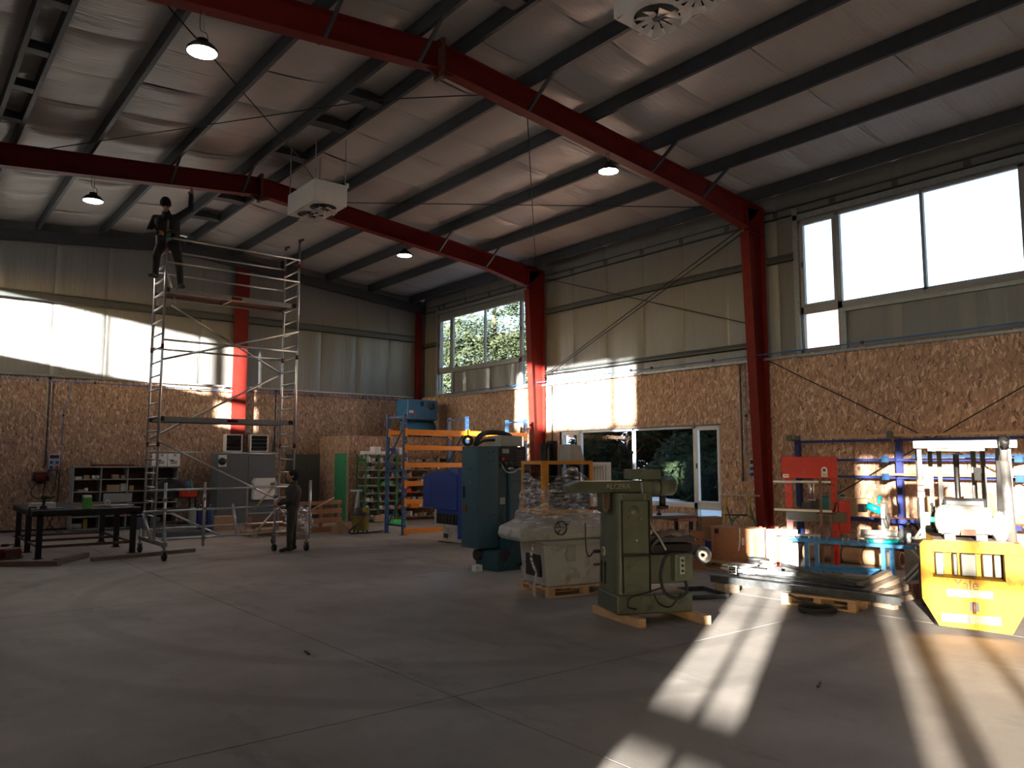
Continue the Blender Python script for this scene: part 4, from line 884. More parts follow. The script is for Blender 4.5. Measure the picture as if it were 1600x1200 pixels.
carton((7.42, 21.9, 0), (.7, .5, .36), 4, 'brown cardboard box on the floor left of the grey cabinet')
# leaning metal frame, pallets and crates in the middle
t = thing('leaning_stand', 'light steel frame leaning before the grey cabinet', 'frame', (8.0, 21.6, 0), 0)
G().b(0, .05, 0, .05, 0, 1.18).b(1.3, 1.35, 0, .05, 0, 1.18).b(.05, 1.3, 0, .05, 1.13, 1.18).b(.05, 1.3, 0, .05, .4, .44).o('frame', ALU_D, t)
pallet((7.2, 18.9, 0), 3, 'flat pallet with scraps behind the standing person')
for i in range(4):
    timber((7.25 + .1 * i, 19.0 + .16 * i, .143 + .002), (8.35 - .1 * i, 19.1 + .15 * i, .145), .09, .05, ['dark plank nearest the front on the scrap pallet', 'second plank on the scrap pallet', 'third plank on the scrap pallet', 'rearmost plank on the scrap pallet'][i], WOODR if i % 2 else WOOD)
def slatted_crate(loc, rz, L, Hh, Dp, label, n=4):
    t = thing('wooden_crate', label, 'crate', loc, rz)
    for i in range(n):
        z = i * (Hh - .1) / (n - 1); nm = G().b(0, L, 0, .025, z, z + .13 if i < n - 1 else z + .1).o('front_slat', WOODR, t); G().b(0, .025, .03, Dp, z, z + .1).o('side_slat', WOODR, t); G().b(L - .025, L, .03, Dp, z, z + .1).o('side_slat', WOODR, t)
    for x in (.03, L / 2 - .04, L - .11): G().b(x, x + .08, .026, .06, 0, Hh).o('upright', WOODR, t)
    return t
slatted_crate((8.55, 19.2, 0), 8, 1.25, .82, .7, 'slatted wooden crate side standing right of the scaffold', 4)
slatted_crate((7.55, 19.95, 0), 0, 1.0, .42, .5, 'low slatted wooden crate behind the scaffold base', 3)
t = thing('wrapped_bundle', 'bundle in clear plastic wrap on the scaffold beam side', 'bundle', (8.0, 18.05, 0))
def bundle(u, v):
    a, ph = 2 * math.pi * u, math.pi * v; k = 1 + .18 * math.sin(5 * a + 3 * ph) + .1 * math.sin(11 * a - 7 * ph); return (.3 * k * math.sin(ph) * math.cos(a), .22 * k * math.sin(ph) * math.sin(a), .42 - .32 * k * math.cos(ph))
G().grid(bundle, 30, 16).o('film', FILM, t); G().b(-.14, .1, -.1, .1, .2, .42).o('contents', WOOD, t, .02); G().b(-.2, .2, -.15, .15, 0, .2).o('support_block', WOODR, t)
tag(G().cyl((7.9, 17.55, .62), (8.72, 17.7, .98), .02, 8).o('broom_handle', WOOD), 'bare wooden handle leaning over the wrapped bundle', 'broom handle')
tag(G().cyl((6.9, 18.1, .75), (7.5, 18.4, 1.28), .025, 8).o('wooden_pole', WOOD), 'wooden pole leaning behind the standing person', 'pole')
carton((9.45, 18.85, 0), (.3, .24, .2), 20, 'small cardboard box on the floor beside the slatted crate'); carton((9.48, 18.85, .2), (.2, .16, .1), -10, 'smaller cardboard box on top of the box by the slatted crate', CARD, None, 'carton')
timber((9.2, 19.75, 0), (10.4, 19.9, 0), .3, .12, 'wooden plank pile behind the slatted crate', WOODR); timber((9.1, 19.5, .0), (10.0, 19.35, .0), .12, .08, 'short plank before the plank pile', WOODR)

# ---- far corner: green parts shelves, pallet rack, compressor
gs = []
def green_shelf(x0, x1, y0, y1, label, zs, cmat=GREEN_S):
    t = thing('parts_shelf', label, 'shelf', (x0, y0, 0))
    for x in (0, x1 - x0):
        for y in (0, y1 - y0): G().b(x - .02, x + .02, y - .02, y + .02, 0, 2.08).o('post', GREEN_S, t)
        for z in (.95, 1.85): G().b(x - .012, x + .012, .02, y1 - y0 - .02, z, z + .1).o('side_brace', GREEN_S, t)
    for z in zs: G().b(.02, x1 - x0 - .02, -.01, y1 - y0, z, z + .03).o('shelf_board', cmat, t)
    return t
ORD = ['lowest', 'second', 'third', 'fourth', 'fifth', 'sixth', 'seventh', 'eighth']
ZS = [.1, .38, .62, .86, 1.1, 1.34, 1.58, 1.82, 2.05]
green_shelf(11.6, 12.04, 21.45, 22.0, 'narrow left bay of the green parts shelving beside the green door', ZS, GREY_SH)
green_shelf(12.06, 12.68, 21.45, 22.0, 'middle bay of the green parts shelving', ZS, GREY_SH)
green_shelf(12.72, 14.6, 21.45, 22.0, 'wide right bay of the green parts shelving behind the orange beams', ZS, WOODR)
PM = [pm('part_steel', (.45, .45, .44), .4, .3, .3), PAPER, GREY_SH, pm('part_dark', (.06, .06, .06), .5), CARD, STEEL_G]
protos = [G().b(-.05, .05, -.09, .09, 0, .06), G().b(-.035, .035, -.1, .1, 0, .1), G().cyl((-.07, 0, .035), (.07, 0, .035), .035, 10), G().prism([(-.07, 0), (.07, 0), (.04, .08), (-.05, .06)], 'y', -.08, .08), G().lathe([(.0, 0), (.055, 0), (.055, .05), (.03, .05), (.03, .1), (0, .1)], n=12)]
pmesh = [[g.mesh('machine_part', m) for m in PM] for g in protos]
for (xa, xb, lb, gr) in ((11.64, 12.0, 'small metal part on the narrow left green bay', 'parts on the narrow bay'), (12.1, 12.64, 'small metal part on the middle green bay', 'parts on the middle bay'), (12.78, 14.5, 'small metal part on the wide right green bay', 'parts on the wide bay')):
    for lv, z in enumerate(ZS[:-1]):
        n = max(2, int((xb - xa) / .13))
        for i in range(n):
            if rnd.random() < .1: continue
            o = bpy.data.objects.new('machine_part', pmesh[rnd.randrange(5)][rnd.choice([0, 0, 1, 2, 3, 3, 4, 5])]); link(o); o.location = (xa + (i + .5) * (xb - xa) / n, 21.58 + rnd.uniform(-.02, .05), z + .031); o.rotation_euler.z = rnd.uniform(-.5, .5); o.scale = (1.1, 1.1, rnd.uniform(1, 1.7)); tag(o, lb.replace('part on', 'part on the ' + ORD[lv] + ' shelf of'), 'part', gr)
for i, (x, w_, h, m, lb) in enumerate(((11.75, .26, .1, PAPER, 'long white box left on top of the green shelves'), (11.86, .14, .08, PAPER, 'skip'), (12.08, .22, .24, PAPER, 'tallest white box on top of the green shelves'), (12.38, .34, .1, PAPER, 'flat row of white boxes on top of the middle bay'), (12.66, .16, .2, BLUE_D, 'dark blue box on top of the green shelves'), (13.0, .3, .22, PAPER, 'pale sack box behind the rack upright on the green shelves'))):
    if lb != 'skip': carton((x, 21.72, 2.081), (w_, .3, h), 0, lb, m, None, 'box', False)
for i, (x, z, m, lb) in enumerate(((12.85, .39, pm('tray_orange', (.5, .10, .02), .5), 'orange parts tray left on the lower shelf of the wide bay'), (13.3, .39, ORANGE, 'orange parts tray right on the lower shelf of the wide bay'), (13.0, .87, RED_B, 'red parts tray on the wide green bay'), (12.28, 1.111, pm('lime_tray', (.05, .5, .08), .4), 'bright green tray on the middle green bay'), (12.0, .02, CARD, 'brown parts box under the narrow green bay'))):
    carton((x, 21.35 if i < 4 else 21.3, z + (.003 if i == 4 else 0)), (.3, .12, .12 if i < 4 else .2), 0, lb, m, None, 'parts_tray', False, 'tray')
carton((12.0, 20.2, 0), (.45, .3, .16), 0, 'bright green crate on the floor beside the rack foot', pm('lime_crate', (.06, .55, .08), .4), None, 'plastic_crate', False, 'crate')
t = thing('steel_stand', 'grey steel stand beside the green door', 'stand', (11.2, 21.6, 0)); G().bar((.1, 0, 0), (.22, 0, .95), .07, .07).bar((.3, .1, 0), (.3, .1, .95), .07, .07).o('leg', STEEL_G, t); G().b(-.05, .42, -.08, .2, .95, 1.0).o('top_plate', STEEL_G, t)
# pallet rack
rk = thing('pallet_rack', 'blue and orange pallet rack in front of the parts shelves', 'rack', (0, 0, 0))
RF, RB = 17.3, 18.15
for x in (10.46, 12.42, 14.5):
    for y in (RF, RB):
        p = G(); p.b(x - .045, x - .039, y - .035, y + .035, 0, 3.08).b(x + .039, x + .045, y - .035, y + .035, 0, 3.08).b(x - .039, x + .039, y - .035, y - .029, 0, 3.08)
        po = p.o('upright', BLUE_P, rk); G().b(x - .09, x + .07, y - .07, y + .07, 0, .01).o('foot_plate', BLACK, po)
        if y == RF:
            s = G()
            for k in range(20):
                for dx in (-.022, .022): s.b(x + dx - .006, x + dx + .006, y - .0365, y - .035, .12 + k * .15, .15 + k * .15)
            s.o('slot', ALU_D, po)['kind'] = 'stuff'
    zz = [.2, 1.05, 1.9, 2.75]
    for z in (.2, 1.6, 2.98): G().b(x - .02, x + .02, RF + .036, RB - .036, z, z + .05).o('strut', BLUE_P, rk)
    for k in range(3): G().bar((x, RF + .04 if k % 2 else RB - .04, zz[k]), (x, RB - .04 if k % 2 else RF + .04, zz[k + 1]), .03, .03).o('diagonal', BLUE_P, rk)
for i, z in enumerate((2.56, 2.15, 1.70, 1.23, .77, .03)):
    for y in (RF, RB):
        if i and y == RB: continue
        b = G().b(10.51, 12.37, y - .05, y - .01, z, z + .12).o('beam', ORANGE, rk, .006)
        for x in (10.44, 12.36): G().b(x, x + .08, y - .056, y - .036, z - .06, z + .16).o('beam_connector', ORANGE, b)
for y in (RF, RB):
    b = G().b(12.47, 14.45, y - .05, y - .01, 2.56, 2.68).o('beam', ORANGE, rk, .006)
    for x in (12.4, 14.42): G().b(x, x + .08, y - .056, y - .036, 2.45, 2.72).o('beam_connector', ORANGE, b)
# yellow vacuum cleaner
t = thing('vacuum_cleaner', 'yellow and black wet vacuum left of the rack foot', 'vacuum cleaner', (10.0, 18.7, 0), 0)
G().lathe([(0, .06), (.2, .06), (.22, .1), (.21, .42), (.23, .44), (.0, .44)], n=20).o('tank', YEL2, t); G().lathe([(.235, .44), (.23, .52), (.15, .62), (.06, .66), (0, .66)], n=20).o('motor_head', BLACKP, t); G().b(-.05, .14, -.22, -.14, .5, .66).o('yellow_panel', YEL2, t, .015)
G().tube(spline([(.0, -.2, .4), (-.3, -.4, .25), (-.55, -.4, .05), (-.2, -.5, .03), (.2, -.45, .03), (.5, -.3, .03)], 6), .025, 8).o('hose', BLACKP, t)
for a in range(4): G().sph((.18 * math.cos(a * 1.57 + .7), .18 * math.sin(a * 1.57 + .7), .03), .03, 8).o('castor', RUBBER, t)
# compressor on the partition roof
t = thing('air_compressor', 'blue screw compressor with air tank on the partition roof', 'compressor', (13.85, 22.55, 2.66), 0)
G().cyl((.0, .4, .34), (1.1, .4, .34), .26, 22).sph((0, .4, .34), .26, 16, (.35, 1, 1)).sph((1.1, .4, .34), .26, 16, (.35, 1, 1)).o('tank', BLUE_C, t)
for x in (.15, .95): G().b(x - .05, x + .05, .2, .6, 0, .12).o('foot', BLACK, t)
c = G().b(-.08, 1.12, .05, .8, .62, 1.30).o('housing', BLUE_C, t, .02); G().b(.42, .56, .04, .05, 1.08, 1.24).o('control_panel', BLACK, c); G().lathe([(.0, -.012), (.14, -.012), (.14, 0)], (.86, .05, 1.1), (0, 1, 0), 18).o('fan_grille', STOCK, c)
G().b(-.02, .14, .042, .05, .84, .92).o('brand_plate', WHITE, c); G().b(.16, .26, .042, .05, .8, .86).o('brand_mark', RED_B, c); G().b(.0, 1.05, .1, .7, .58, .62).o('base_plate', BLACK, t)
# ================================================================== MACHINES IN THE MIDDLE
# ---- blue hooded machine
t = thing('blue_machine', 'machine with a deep blue hood and white base beside the rack', 'machine', (10.2, 16.0, 0), -90); t.scale = (1.42, 1, 1)
G().prism([(0, .78), (1.0, .74), (1.0, 1.55), (.85, 1.66), (.25, 1.62), (0, 1.5)], 'y', 0, 1.0).o('hood', BLUE_M, t, .015); G().b(.22, .23, -.006, 0, .85, 1.44).b(.22, .8, -.006, 0, 1.435, 1.445).o('hood_seam', BLUE_D, t)
G().prism([(.38, .66), (1.02, .60), (1.02, .76), (.42, .78)], 'y', .05, .9).o('hood_skirt', BLUE_M, t); G().b(.4, .98, .03, .85, .42, .66).o('bellows', BLACK, t)
for i in range(6): G().b(.41 + .095 * i, .43 + .095 * i, .015, .03, .43, .65).o('bellows_fold', BLACKP, t)
G().b(.34, .39, .02, .85, .38, .74).b(.39, 1.0, .0, .85, .36, .42).o('side_rail', GREYM, t); G().prism([(.5, .02), (1.1, .02), (1.05, .36), (.52, .36)], 'y', .1, .75).o('base', GREYM, t, .01); G().b(.54, .66, .09, .1, .1, .2).o('base_slot', BLACK, t)
G().b(1.0, 1.2, .02, 1.1, .12, 1.7).o('side_cover', BLUE_M, t, .01); G().b(.42, .75, .05, .75, 0, .02).o('foot_pad', BROWN, t)
# ---- teal machine with tall electrical cabinet
t = thing('teal_machine', 'tall teal machine tool with an electrical cabinet and cable loom', 'machine', (8.08, 10.9, 0), 0)
c = G().b(0, .44, 0, .5, .36, 2.12).o('electrical_cabinet', TEAL, t, .008)
G().b(-.006, 0, .03, .47, .4, 2.08).o('cabinet_door', TEAL, c, .003); G().prism([(.22, 1.48), (.27, 1.48), (.245, 1.53)], 'x', -.009, -.006).o('warning_sign', YEL2, c)
G().b(-.03, -.006, .40, .43, 1.22, 1.42).o('door_handle', BLACK, c); G().b(-.02, -.006, .33, .44, .98, 1.1).o('document_pouch', BROWN, c); G().cyl((-.01, .24, 1.72), (-.004, .24, 1.72), .02, 8).o('lock', BLACK, c)
for x, z in ((.2, 2.0), (.3, 2.02), (.2, 1.84), (.3, 1.86), (.22, .9), (.32, .92)): G().b(x, x + .045, -.004, 0, z, z + .018).o('hinge_mark', BLACK, c)
b = G().prism([(.14, .0), (1.05, .0), (1.05, .75), (.48, .75), (.48, .33), (.14, .33)], 'y', -.35, .1).o('base', TEAL_D, t, .015); G().b(.5, 1.05, .1, .75, 0, .75).o('rear_base', TEAL_D, t, .01); G().cyl((.1, .2, .24), (.5, .2, .24), .1, 16).o('motor', BLACK, t)
G().cyl((.3, -.352, .28), (.3, -.36, .28), .12, 18).o('motor_cover', BLACK, b); G().cyl((.62, -.352, .52), (.62, -.36, .52), .055, 14).o('access_hole', BLACK, b)
for x in (.55, .85): G().b(x, x + .12, -.358, -.35, .06, .12).o('lifting_slot', BLACK, b)
co = G().b(.46, .7, .05, .8, .75, 1.75).o('column', TEAL_D, t, .01); G().b(.7, 1.15, .0, .8, .4, 1.72).o('column_cover', TEAL, t, .01)
for z in (1.15, 1.5): G().b(.7, 1.16, -.004, 0, z, z + .008).o('cover_seam', BLACK, t)
G().b(.5, .62, .04, .05, 1.1, 1.22).o('type_plate', GREY_SH, t)
h = G().b(.46, 1.12, .05, .7, 1.75, 2.12).o('head', BLACK, t, .02)
for i in range(6): G().b(.85, 1.05, .035, .05, 1.78 + i * .05, 1.80 + i * .05).o('cooling_fin', STOCK, h)
G().b(.55, .7, .03, .05, 2.0, 2.08).o('head_plate', GREY_SH, h); G().cyl((.55, .05, 1.9), (.55, .0, 1.9), .025, 10).o('red_knob', RED_B, h)
for x in (.5, .62, .74): G().cyl((x, .05, 1.82), (x, -.02, 1.8), .03, 10).o('valve', STOCK, h)
G().b(.58, 1.05, .1, .5, 2.13, 2.32).o('junction_box', GREY_SH, t, .01)
for k, rr in enumerate((.05, .038)): G().tube(spline([(.15, .3, 2.15), (.28, .35, 2.3), (.6, .55, 2.38), (1.0, .56, 2.37), (1.2, .5, 2.2), (1.22, .45, 1.6)], 8), rr, 8).o('cable_loom', BLACKP, t) if k == 0 else G().tube(spline([(.1, .2, 2.14), (.3, .25, 2.22), (.5, .3, 2.24), (.58, .3, 2.24)], 8), .025, 8).o('cable_loom', RUBBER, t)
G().lathe([(.055, -.03), (.1, -.03), (.1, .03), (.055, .03), (.055, -.03)], (-.02, .3, 2.22), (.3, 1, 0), 18).o('cable_coil', RUBBER, t)
G().tube(spline([(.5, .0, 1.82), (.55, -.06, 1.68), (.7, -.08, 1.66), (.85, -.06, 1.72), (1.1, -.05, 1.7)], 6), .014, 6).o('grey_hose', GREY_SH, t)
G().tube(spline([(.46, -.02, .9), (.46, -.3, .6), (.38, -.42, .3), (.25, -.42, .12), (.2, -.4, .08), (.14, -.38, .16)], 6), .01, 6).o('thin_cable', BLACK, t)
timber((8.55, 10.3, 0), (8.9, 10.2, 0), .1, .1, 'pale wooden block at the foot of the teal machine', WOOD); carton((8.02, 10.85, 0), (.14, .12, .1), 0, 'small crumpled pale packet at the foot of the teal machine', PAPER, None, 'paper_packet', False, 'packet')
# ---- grey surface grinder on a pallet, guard wrapped in film
pallet((7.2, 8.1, 0), -12, 'pallet under the grey grinding machine', 1.2, .85)
t = thing('surface_grinder', 'grey grinding machine with an orange framed guard wrapped in film', 'machine', (7.2, 8.1, .143), -12)
b = G().prism([(0.02, .0), (1.1, .0), (1.1, .62), (-.05, .62)], 'y', .06, .78).o('base', GREYM, t, .015)
G().b(.0, .003, .2, .6, .15, .45).o('side_vent_frame', WHITE, b); v = G().prism([(.18, .12), (.58, .12), (.58, .42), (.18, .42)], 'x', -.045, .0).o('side_vent', BLACK, b)
G().lathe([(.075, -.006), (.09, -.006), (.09, 0)], (.38, .06, .42), (0, 1, 0), 18).o('round_cover', GREY_SH, b); G().b(.33, .47, .05, .06, .32, .55).o('front_plate', GREY_SH, b, .005)
G().prism([(-.38, .62), (1.15, .62), (1.15, .98), (.05, .98), (-.2, .88), (-.42, .80), (-.45, .68)], 'y', .05, .7).o('table', GREYM, t, .03)
G().prism([(-.02, .56), (1.12, .56), (1.15, .62), (-.15, .62)], 'y', -.02, .75).o('drip_tray', GREY_SH, t, .008)
wh = G().lathe([(.085, -.012), (.1, -.012), (.1, .012), (.085, .012), (.085, -.012)], (.16, -.06, .80), (0, 1, 0), 22).o('handwheel', BLACK, t)
for a in (0, 120, 240): G().bar((.16, -.06, .80), (.16 + .09 * math.cos(R(a)), -.06, .80 + .09 * math.sin(R(a))), .014, .014).o('spoke', BLACK, wh)
G().cyl((.16, .05, .8), (.16, -.09, .8), .018, 10).o('wheel_shaft', STOCK, wh); G().cyl((.23, -.07, .85), (.23, -.14, .85), .012, 8).o('crank_grip', BLACKP, wh)
GX0, GX1, GY0, GY1, GZ0, GZ1 = -.06, .72, .04, .62, .99, 1.72
gu = G()
for x in (GX0, GX1):
    for y in (GY0, GY1): gu.b(x - .025, x + .025, y - .02, y + .02, GZ0, GZ1)
for z in (GZ0, GZ1 - .05):
    for y in (GY0, GY1): gu.b(GX0 + .025, GX1 - .025, y - .02, y + .02, z, z + .05)
    for x in (GX0, GX1): gu.b(x - .025, x + .025, GY0 + .02, GY1 - .02, z, z + .05)
gu.b(GX0 + .02, GX0 + .08, GY0 - .021, GY0 + .019, GZ0, GZ1); g_ = gu.o('guard_frame', ORANGE_F, t)
PERSP = glass_mat('smoked_perspex', (.50, .50, .54), .8)
for nm, r in (('guard_pane', (GX0 + .03, GX1 - .03, GY0 - .004, GY0 + .004, GZ0 + .05, GZ1 - .05)), ('guard_pane', (GX0 - .004, GX0 + .004, GY0 + .03, GY1 - .03, GZ0 + .05, GZ1 - .05)), ('guard_pane', (GX1 - .004, GX1 + .004, GY0 + .03, GY1 - .03, GZ0 + .05, GZ1 - .05))): G().b(*r).o(nm, PERSP, g_)
G().b(.14, .5, .25, .55, .98, 1.5).o('wheel_head', GREYM, t, .02); G().cyl((.3, .2, 1.2), (.3, .26, 1.2), .13, 20).o('grinding_wheel', STOCK, t)
G().cyl((.38, .8, .98), (.38, .8, 1.98), .06, 14).cyl((.55, .82, .98), (.55, .82, 2.02), .07, 14).o('spindle_column', BLACK, t); G().prism([(.66, 1.72), (.95, 1.72), (.88, 1.95), (.68, 1.97)], 'y', .55, .85).o('grey_cap', GREYM, t, .01)
for i in range(3): G().tube(spline([(.45 + .04 * i, .8, 2.0), (.36 + .02 * i, .7, 1.95), (.34, .66 + .03 * i, 1.75), (.4, .6, 1.5)], 6), .014, 6).o('hose', RUBBER, t)
pn = G().b(.86, 1.25, .3, .34, 1.18, 1.70).o('control_panel', WHITE, t, .008)
for i in range(5): G().b(.95 + .05 * i, .955 + .05 * i, .295, .3, 1.35, 1.66).o('panel_print', SOCK, pn)
G().tube(arc((.74, .1, 1.66), .06, 0, 300, 12, 'yz'), .01, 6).o('lamp_loop', BLACK, t); G().cyl((.74, .1, 1.62), (.92, .02, 1.62), .018, 8).o('lamp_arm', CHROME, t)
rng = random.Random(4); ph = [rng.uniform(0, 6) for _ in range(8)]
def film(u, v):
    a = 2 * math.pi * u; c, s = math.cos(a), math.sin(a); k = 1 / max(abs(c) ** 4 + abs(s) ** 4, 1e-6) ** .25; z = .78 + .72 * v
    wv = .02 * math.sin(9 * a + 14 * v + ph[0]) + .014 * math.sin(23 * a - 19 * v + ph[1]) + .012 * math.sin(5 * a + 40 * v + ph[2]); hx = .46 + .18 * (1 - v) ** 2; hy = .36 + .07 * (1 - v) ** 2
    return (.34 + (hx * k + wv) * c, .33 + (hy * k + wv) * s, z + .05 * math.sin(4 * a + ph[3]) * (v > .9) + .1 * (v > .95) * math.sin(3 * a))
G().grid(film, 90, 34).o('stretch_film', FILM, t)
G().tube(spline([(-.22, .05, .6), (-.27, .0, .4), (-.22, -.05, .2), (-.26, -.05, -.0), (-.25, -.08, -.1)], 8), .02, 5).o('film_tail', FILM, t)
# ---- green milling machine
for a, b, lb in (((6.98, 6.98), (6.75, 6.02), 'left wooden bearer under the green milling machine'), ((7.78, 6.62), (7.47, 5.68), 'right wooden bearer under the green milling machine')): timber((a[0], a[1], 0), (b[0], b[1], 0), .1, .1, lb, WOOD)
t = thing('milling_machine', 'old green milling machine with a number nine plate, standing on wooden bearers', 'machine', (6.67, 6.33, .1), -25)
bs = G().b(0, .95, 0, .66, 0, .22).o('base', GREEN_M, t, .02); G().b(.84, .92, -.004, 0, .05, .1).o('name_plate', GREY_D, bs, .0)
for x in (.12, .3, .52, .7): G().cyl((x, -.006, .18), (x, 0, .18), .008, 8).o('bolt', BLACK, bs)
def colm(u, v):
    a = 2 * math.pi * u; c, s = math.cos(a), math.sin(a); k = 1 / (abs(c) ** 6 + abs(s) ** 6) ** (1 / 6); z = .22 + 1.16 * v; tp = 1 - .16 * v ** 1.6
    return (.225 + .215 * k * c * (1 if c > 0 else tp), .36 + .33 * k * s * (1 - .10 * v), z)
cl = G().grid(colm, 48, 12).o('column', GREEN_M, t)
G().b(.10, .42, .022, .05, .24, .66).o('lower_door', GREEN_M, cl, .01); G().b(.09, .425, .034, .06, .68, 1.3).o('front_cover', GREEN_M, cl, .02)
G().b(.084, .091, .014, .05, .24, 1.3).b(.09, .428, .014, .05, .663, .676).b(.425, .432, .014, .05, .24, 1.3).o('panel_seam', BLACK, cl)
G().lathe([(.0, -.03), (.035, -.03), (.04, -.02), (.055, -.02), (.06, 0)], (.25, .036, 1.18), (0, 1, 0), 20).o('dial', GREY_D, cl)
for x, z in ((.17, 1.10), (.33, 1.09), (.27, .84), (.12, 1.36)): G().lathe([(0, -.015), (.014, -.015), (.02, 0)], (x, .036, z), (0, 1, 0), 12).o('knob', GREY_D if z > .9 else CHROME, cl)
G().lathe([(0, -.012), (.055, -.012), (.055, 0)], (.012, .43, .68), (1, .0, 0), 24).o('number_plate', pm('cream_plate', (.62, .58, .48), .6), cl)
text('9', .095, 'number_nine', BLACK, cl, (-.003, .43, .677), (R(90), 0, R(-90)))
for y in (.38, .5): G().b(-.0, .014, y, y + .018, .30, .56).o('vent_slot', BLACK, cl)
G().cyl((.02, .6, .66), (-.06, .6, .66), .022, 10).o('cable_gland', BLACK, cl); G().cyl((.02, .62, .50), (-.06, .6, .50), .014, 8).o('lever', STOCK, cl)
ra = G().prism([(-.50, 1.38), (.56, 1.38), (.56, 1.52), (-.36, 1.52), (-.5, 1.47)], 'y', .2, .46).o('ram', GREEN_M, t, .015)
text('ALCERA', .085, 'maker_name', pm('raised_lettering', (.36, .37, .30), .35, .2), ra, (.11, .195, 1.455), (R(90), 0, 0), .004)
G().prism([(-.08, 1.38), (.02, 1.38), (-.0, 1.20), (-.03, 1.14), (-.07, 1.16)], 'y', .22, .42).o('arbor_bracket', GREEN_M, t, .01); G().b(-.055, .005, .19, .22, 1.2, 1.37).o('bracket_clamp', BROWN, t); G().cyl((-.22, .3, 1.2), (.12, .3, 1.2), .018, 10).o('arbor', STOCK, t)
mo = G().cyl((.56, .33, 1.44), (.86, .33, 1.46), .12, 24).sph((.86, .33, 1.46), .12, 18, (.45, 1, 1)).o('motor', GREEN_M, t); G().cyl((.66, .33, 1.447), (.68, .33, 1.448), .124, 24).o('motor_ring', BLACK, mo); G().cyl((.74, .33, 1.36), (.74, .33, 1.22), .04, 12).cyl((.74, .33, 1.22), (.74, .33, 1.18), .075, 14).o('spindle', BLACK, mo)
G().b(.4, .56, .22, .46, .94, 1.4).o('vertical_slide', GREEN_M, t, .01)
tp = G().b(.28, .68, .22, .44, 1.54, 1.66).o('top_gearbox', GREEN_M, t, .01); G().cyl((.3, .24, 1.58), (.31, .24, 1.84), .014, 8).sph((.31, .24, 1.86), .024, 10).o('top_lever', BLACK, tp)
kn = G().prism([(.44, .32), (.98, .32), (.98, .58), (.9, .66), (.44, .66)], 'y', .1, .56).o('knee', GREEN_M, t, .015)
G().b(.72, .95, -.02, .1, .36, .68).o('control_box', GREEN_M, kn, .012); pl = G().b(.78, .84, -.03, -.02, .44, .64).o('switch_plate', GREY_SH, kn)
for z in (.48, .54, .60): G().cyl((.81, -.03, z), (.81, -.045, z), .016, 12).o('push_button', BLACK, kn)
sd_ = G().b(.48, 1.0, .08, .60, .68, .78).o('saddle', BLACK, t, .01); G().b(.42, 1.05, .1, .72, .80, .86).o('table', STOCK, t, .006)
for i in range(4): G().b(.62 + .1 * i, .69 + .1 * i, .09, .1, .865, .875).o('table_slot', BLACK, t)
G().b(.95, 1.12, .1, .3, .66, .76).o('table_end', STOCK, t, .01)
hw = G().lathe([(.02, .02), (.06, .03), (.088, .0), (.1, -.02), (.092, -.03), (.075, -.005), (.03, .0)], (1.06, -.06, .66), (-.5, -1, .1), 26).o('handwheel', CHROME, t); G().cyl((1.06, -.06, .66), (1.03, .12, .66), .02, 10).o('wheel_shaft', STOCK, hw)
def cloth(u, v): return (.44 + .5 * u, .02 + .3 * v, .90 - .22 * max(0, .35 - u) * 2.4 + .02 * math.sin(12 * u + 6 * v) + .025 * math.sin(17 * v))
G().grid(cloth, 22, 14).o('cover_sheet', pm('grey_cover_cloth', (.16, .13, .12), .9, 0, .2), t)
G().tube(spline([(.4, .18, 1.5), (.4, .12, 1.32), (.47, .06, 1.0), (.55, .02, .86), (.62, .0, .72)], 6), .012, 6).o('grey_conduit', GREY_SH, t)
G().tube(spline([(.78, .0, .68), (.6, -.05, .66), (.52, -.06, .45), (.56, -.08, .25), (.7, -.1, .18), (.84, -.06, .24), (.86, 0, .36)], 8), .018, 8).o('flexible_hose', RUBBER, t)
G().tube(spline([(.55, -.04, .3), (.35, -.04, .25), (.15, -.04, .2), (.12, -.04, .1), (.22, -.05, .07)], 8), .01, 6).o('cable', BLACK, t); G().tube(spline([(.44, -.04, .24), (.5, -.05, .12), (.64, -.05, .08), (.78, -.04, .22)], 8), .01, 6).o('cable', BLACK, t)
G().tube(spline([(-.06, .6, .66), (-.12, .6, .60), (-.15, .62, .7), (-.15, .64, 1.0)], 6), .01, 6).o('cable', BLACK, t)
# dark tray on the floor behind the mill
t = thing('drip_tray', 'shallow dark steel tray on the floor right of the green milling machine', 'tray', (8.3, 6.95, 0), -25); G().b(0, .9, 0, .7, 0, .012).o('bottom', STOCK, t); [G().b(*r).o('rim', STOCK, t) for r in ((0, .9, 0, .012, .012, .06), (0, .9, .688, .7, .012, .06), (0, .012, .012, .688, .012, .06), (.888, .9, .012, .688, .012, .06))]
# ---- things behind the mill
t = thing('work_table', 'grey work table with a clamp under the low window', 'table', (11.2, 10.1, 0), -20); G().b(0, 1.3, 0, .7, .76, .82).o('top', GREY_C, t, .006); G().b(.9, 1.32, -.01, .6, .70, .76).o('edge_board', WOODR, t)
for x in (.05, 1.2):
    for y in (.05, .6): G().b(x, x + .06, y, y + .06, 0, .76).o('leg', BLACK, t)
t = thing('bar_clamp', 'small black clamp standing on the grey work table', 'clamp', (11.85, 10.1, .822), 0); G().lathe([(0, 0), (.05, 0), (.05, .03), (.02, .04), (.015, .1), (0, .1)], n=14).o('base', BLACK, t); G().bar((-.08, 0, .1), (.16, 0, .12), .02, .02).o('arm', BLACK, t)
slatted_crate((10.5, 9.0, 0), -25, .9, .62, .5, 'slatted brown crate behind the green milling machine', 4)
carton((12.75, 9.6, 0), (.42, .3, .78), -30, 'tall brown carton behind the milling machine handwheel', pm('dark_cardboard', (.20, .125, .075), .75))
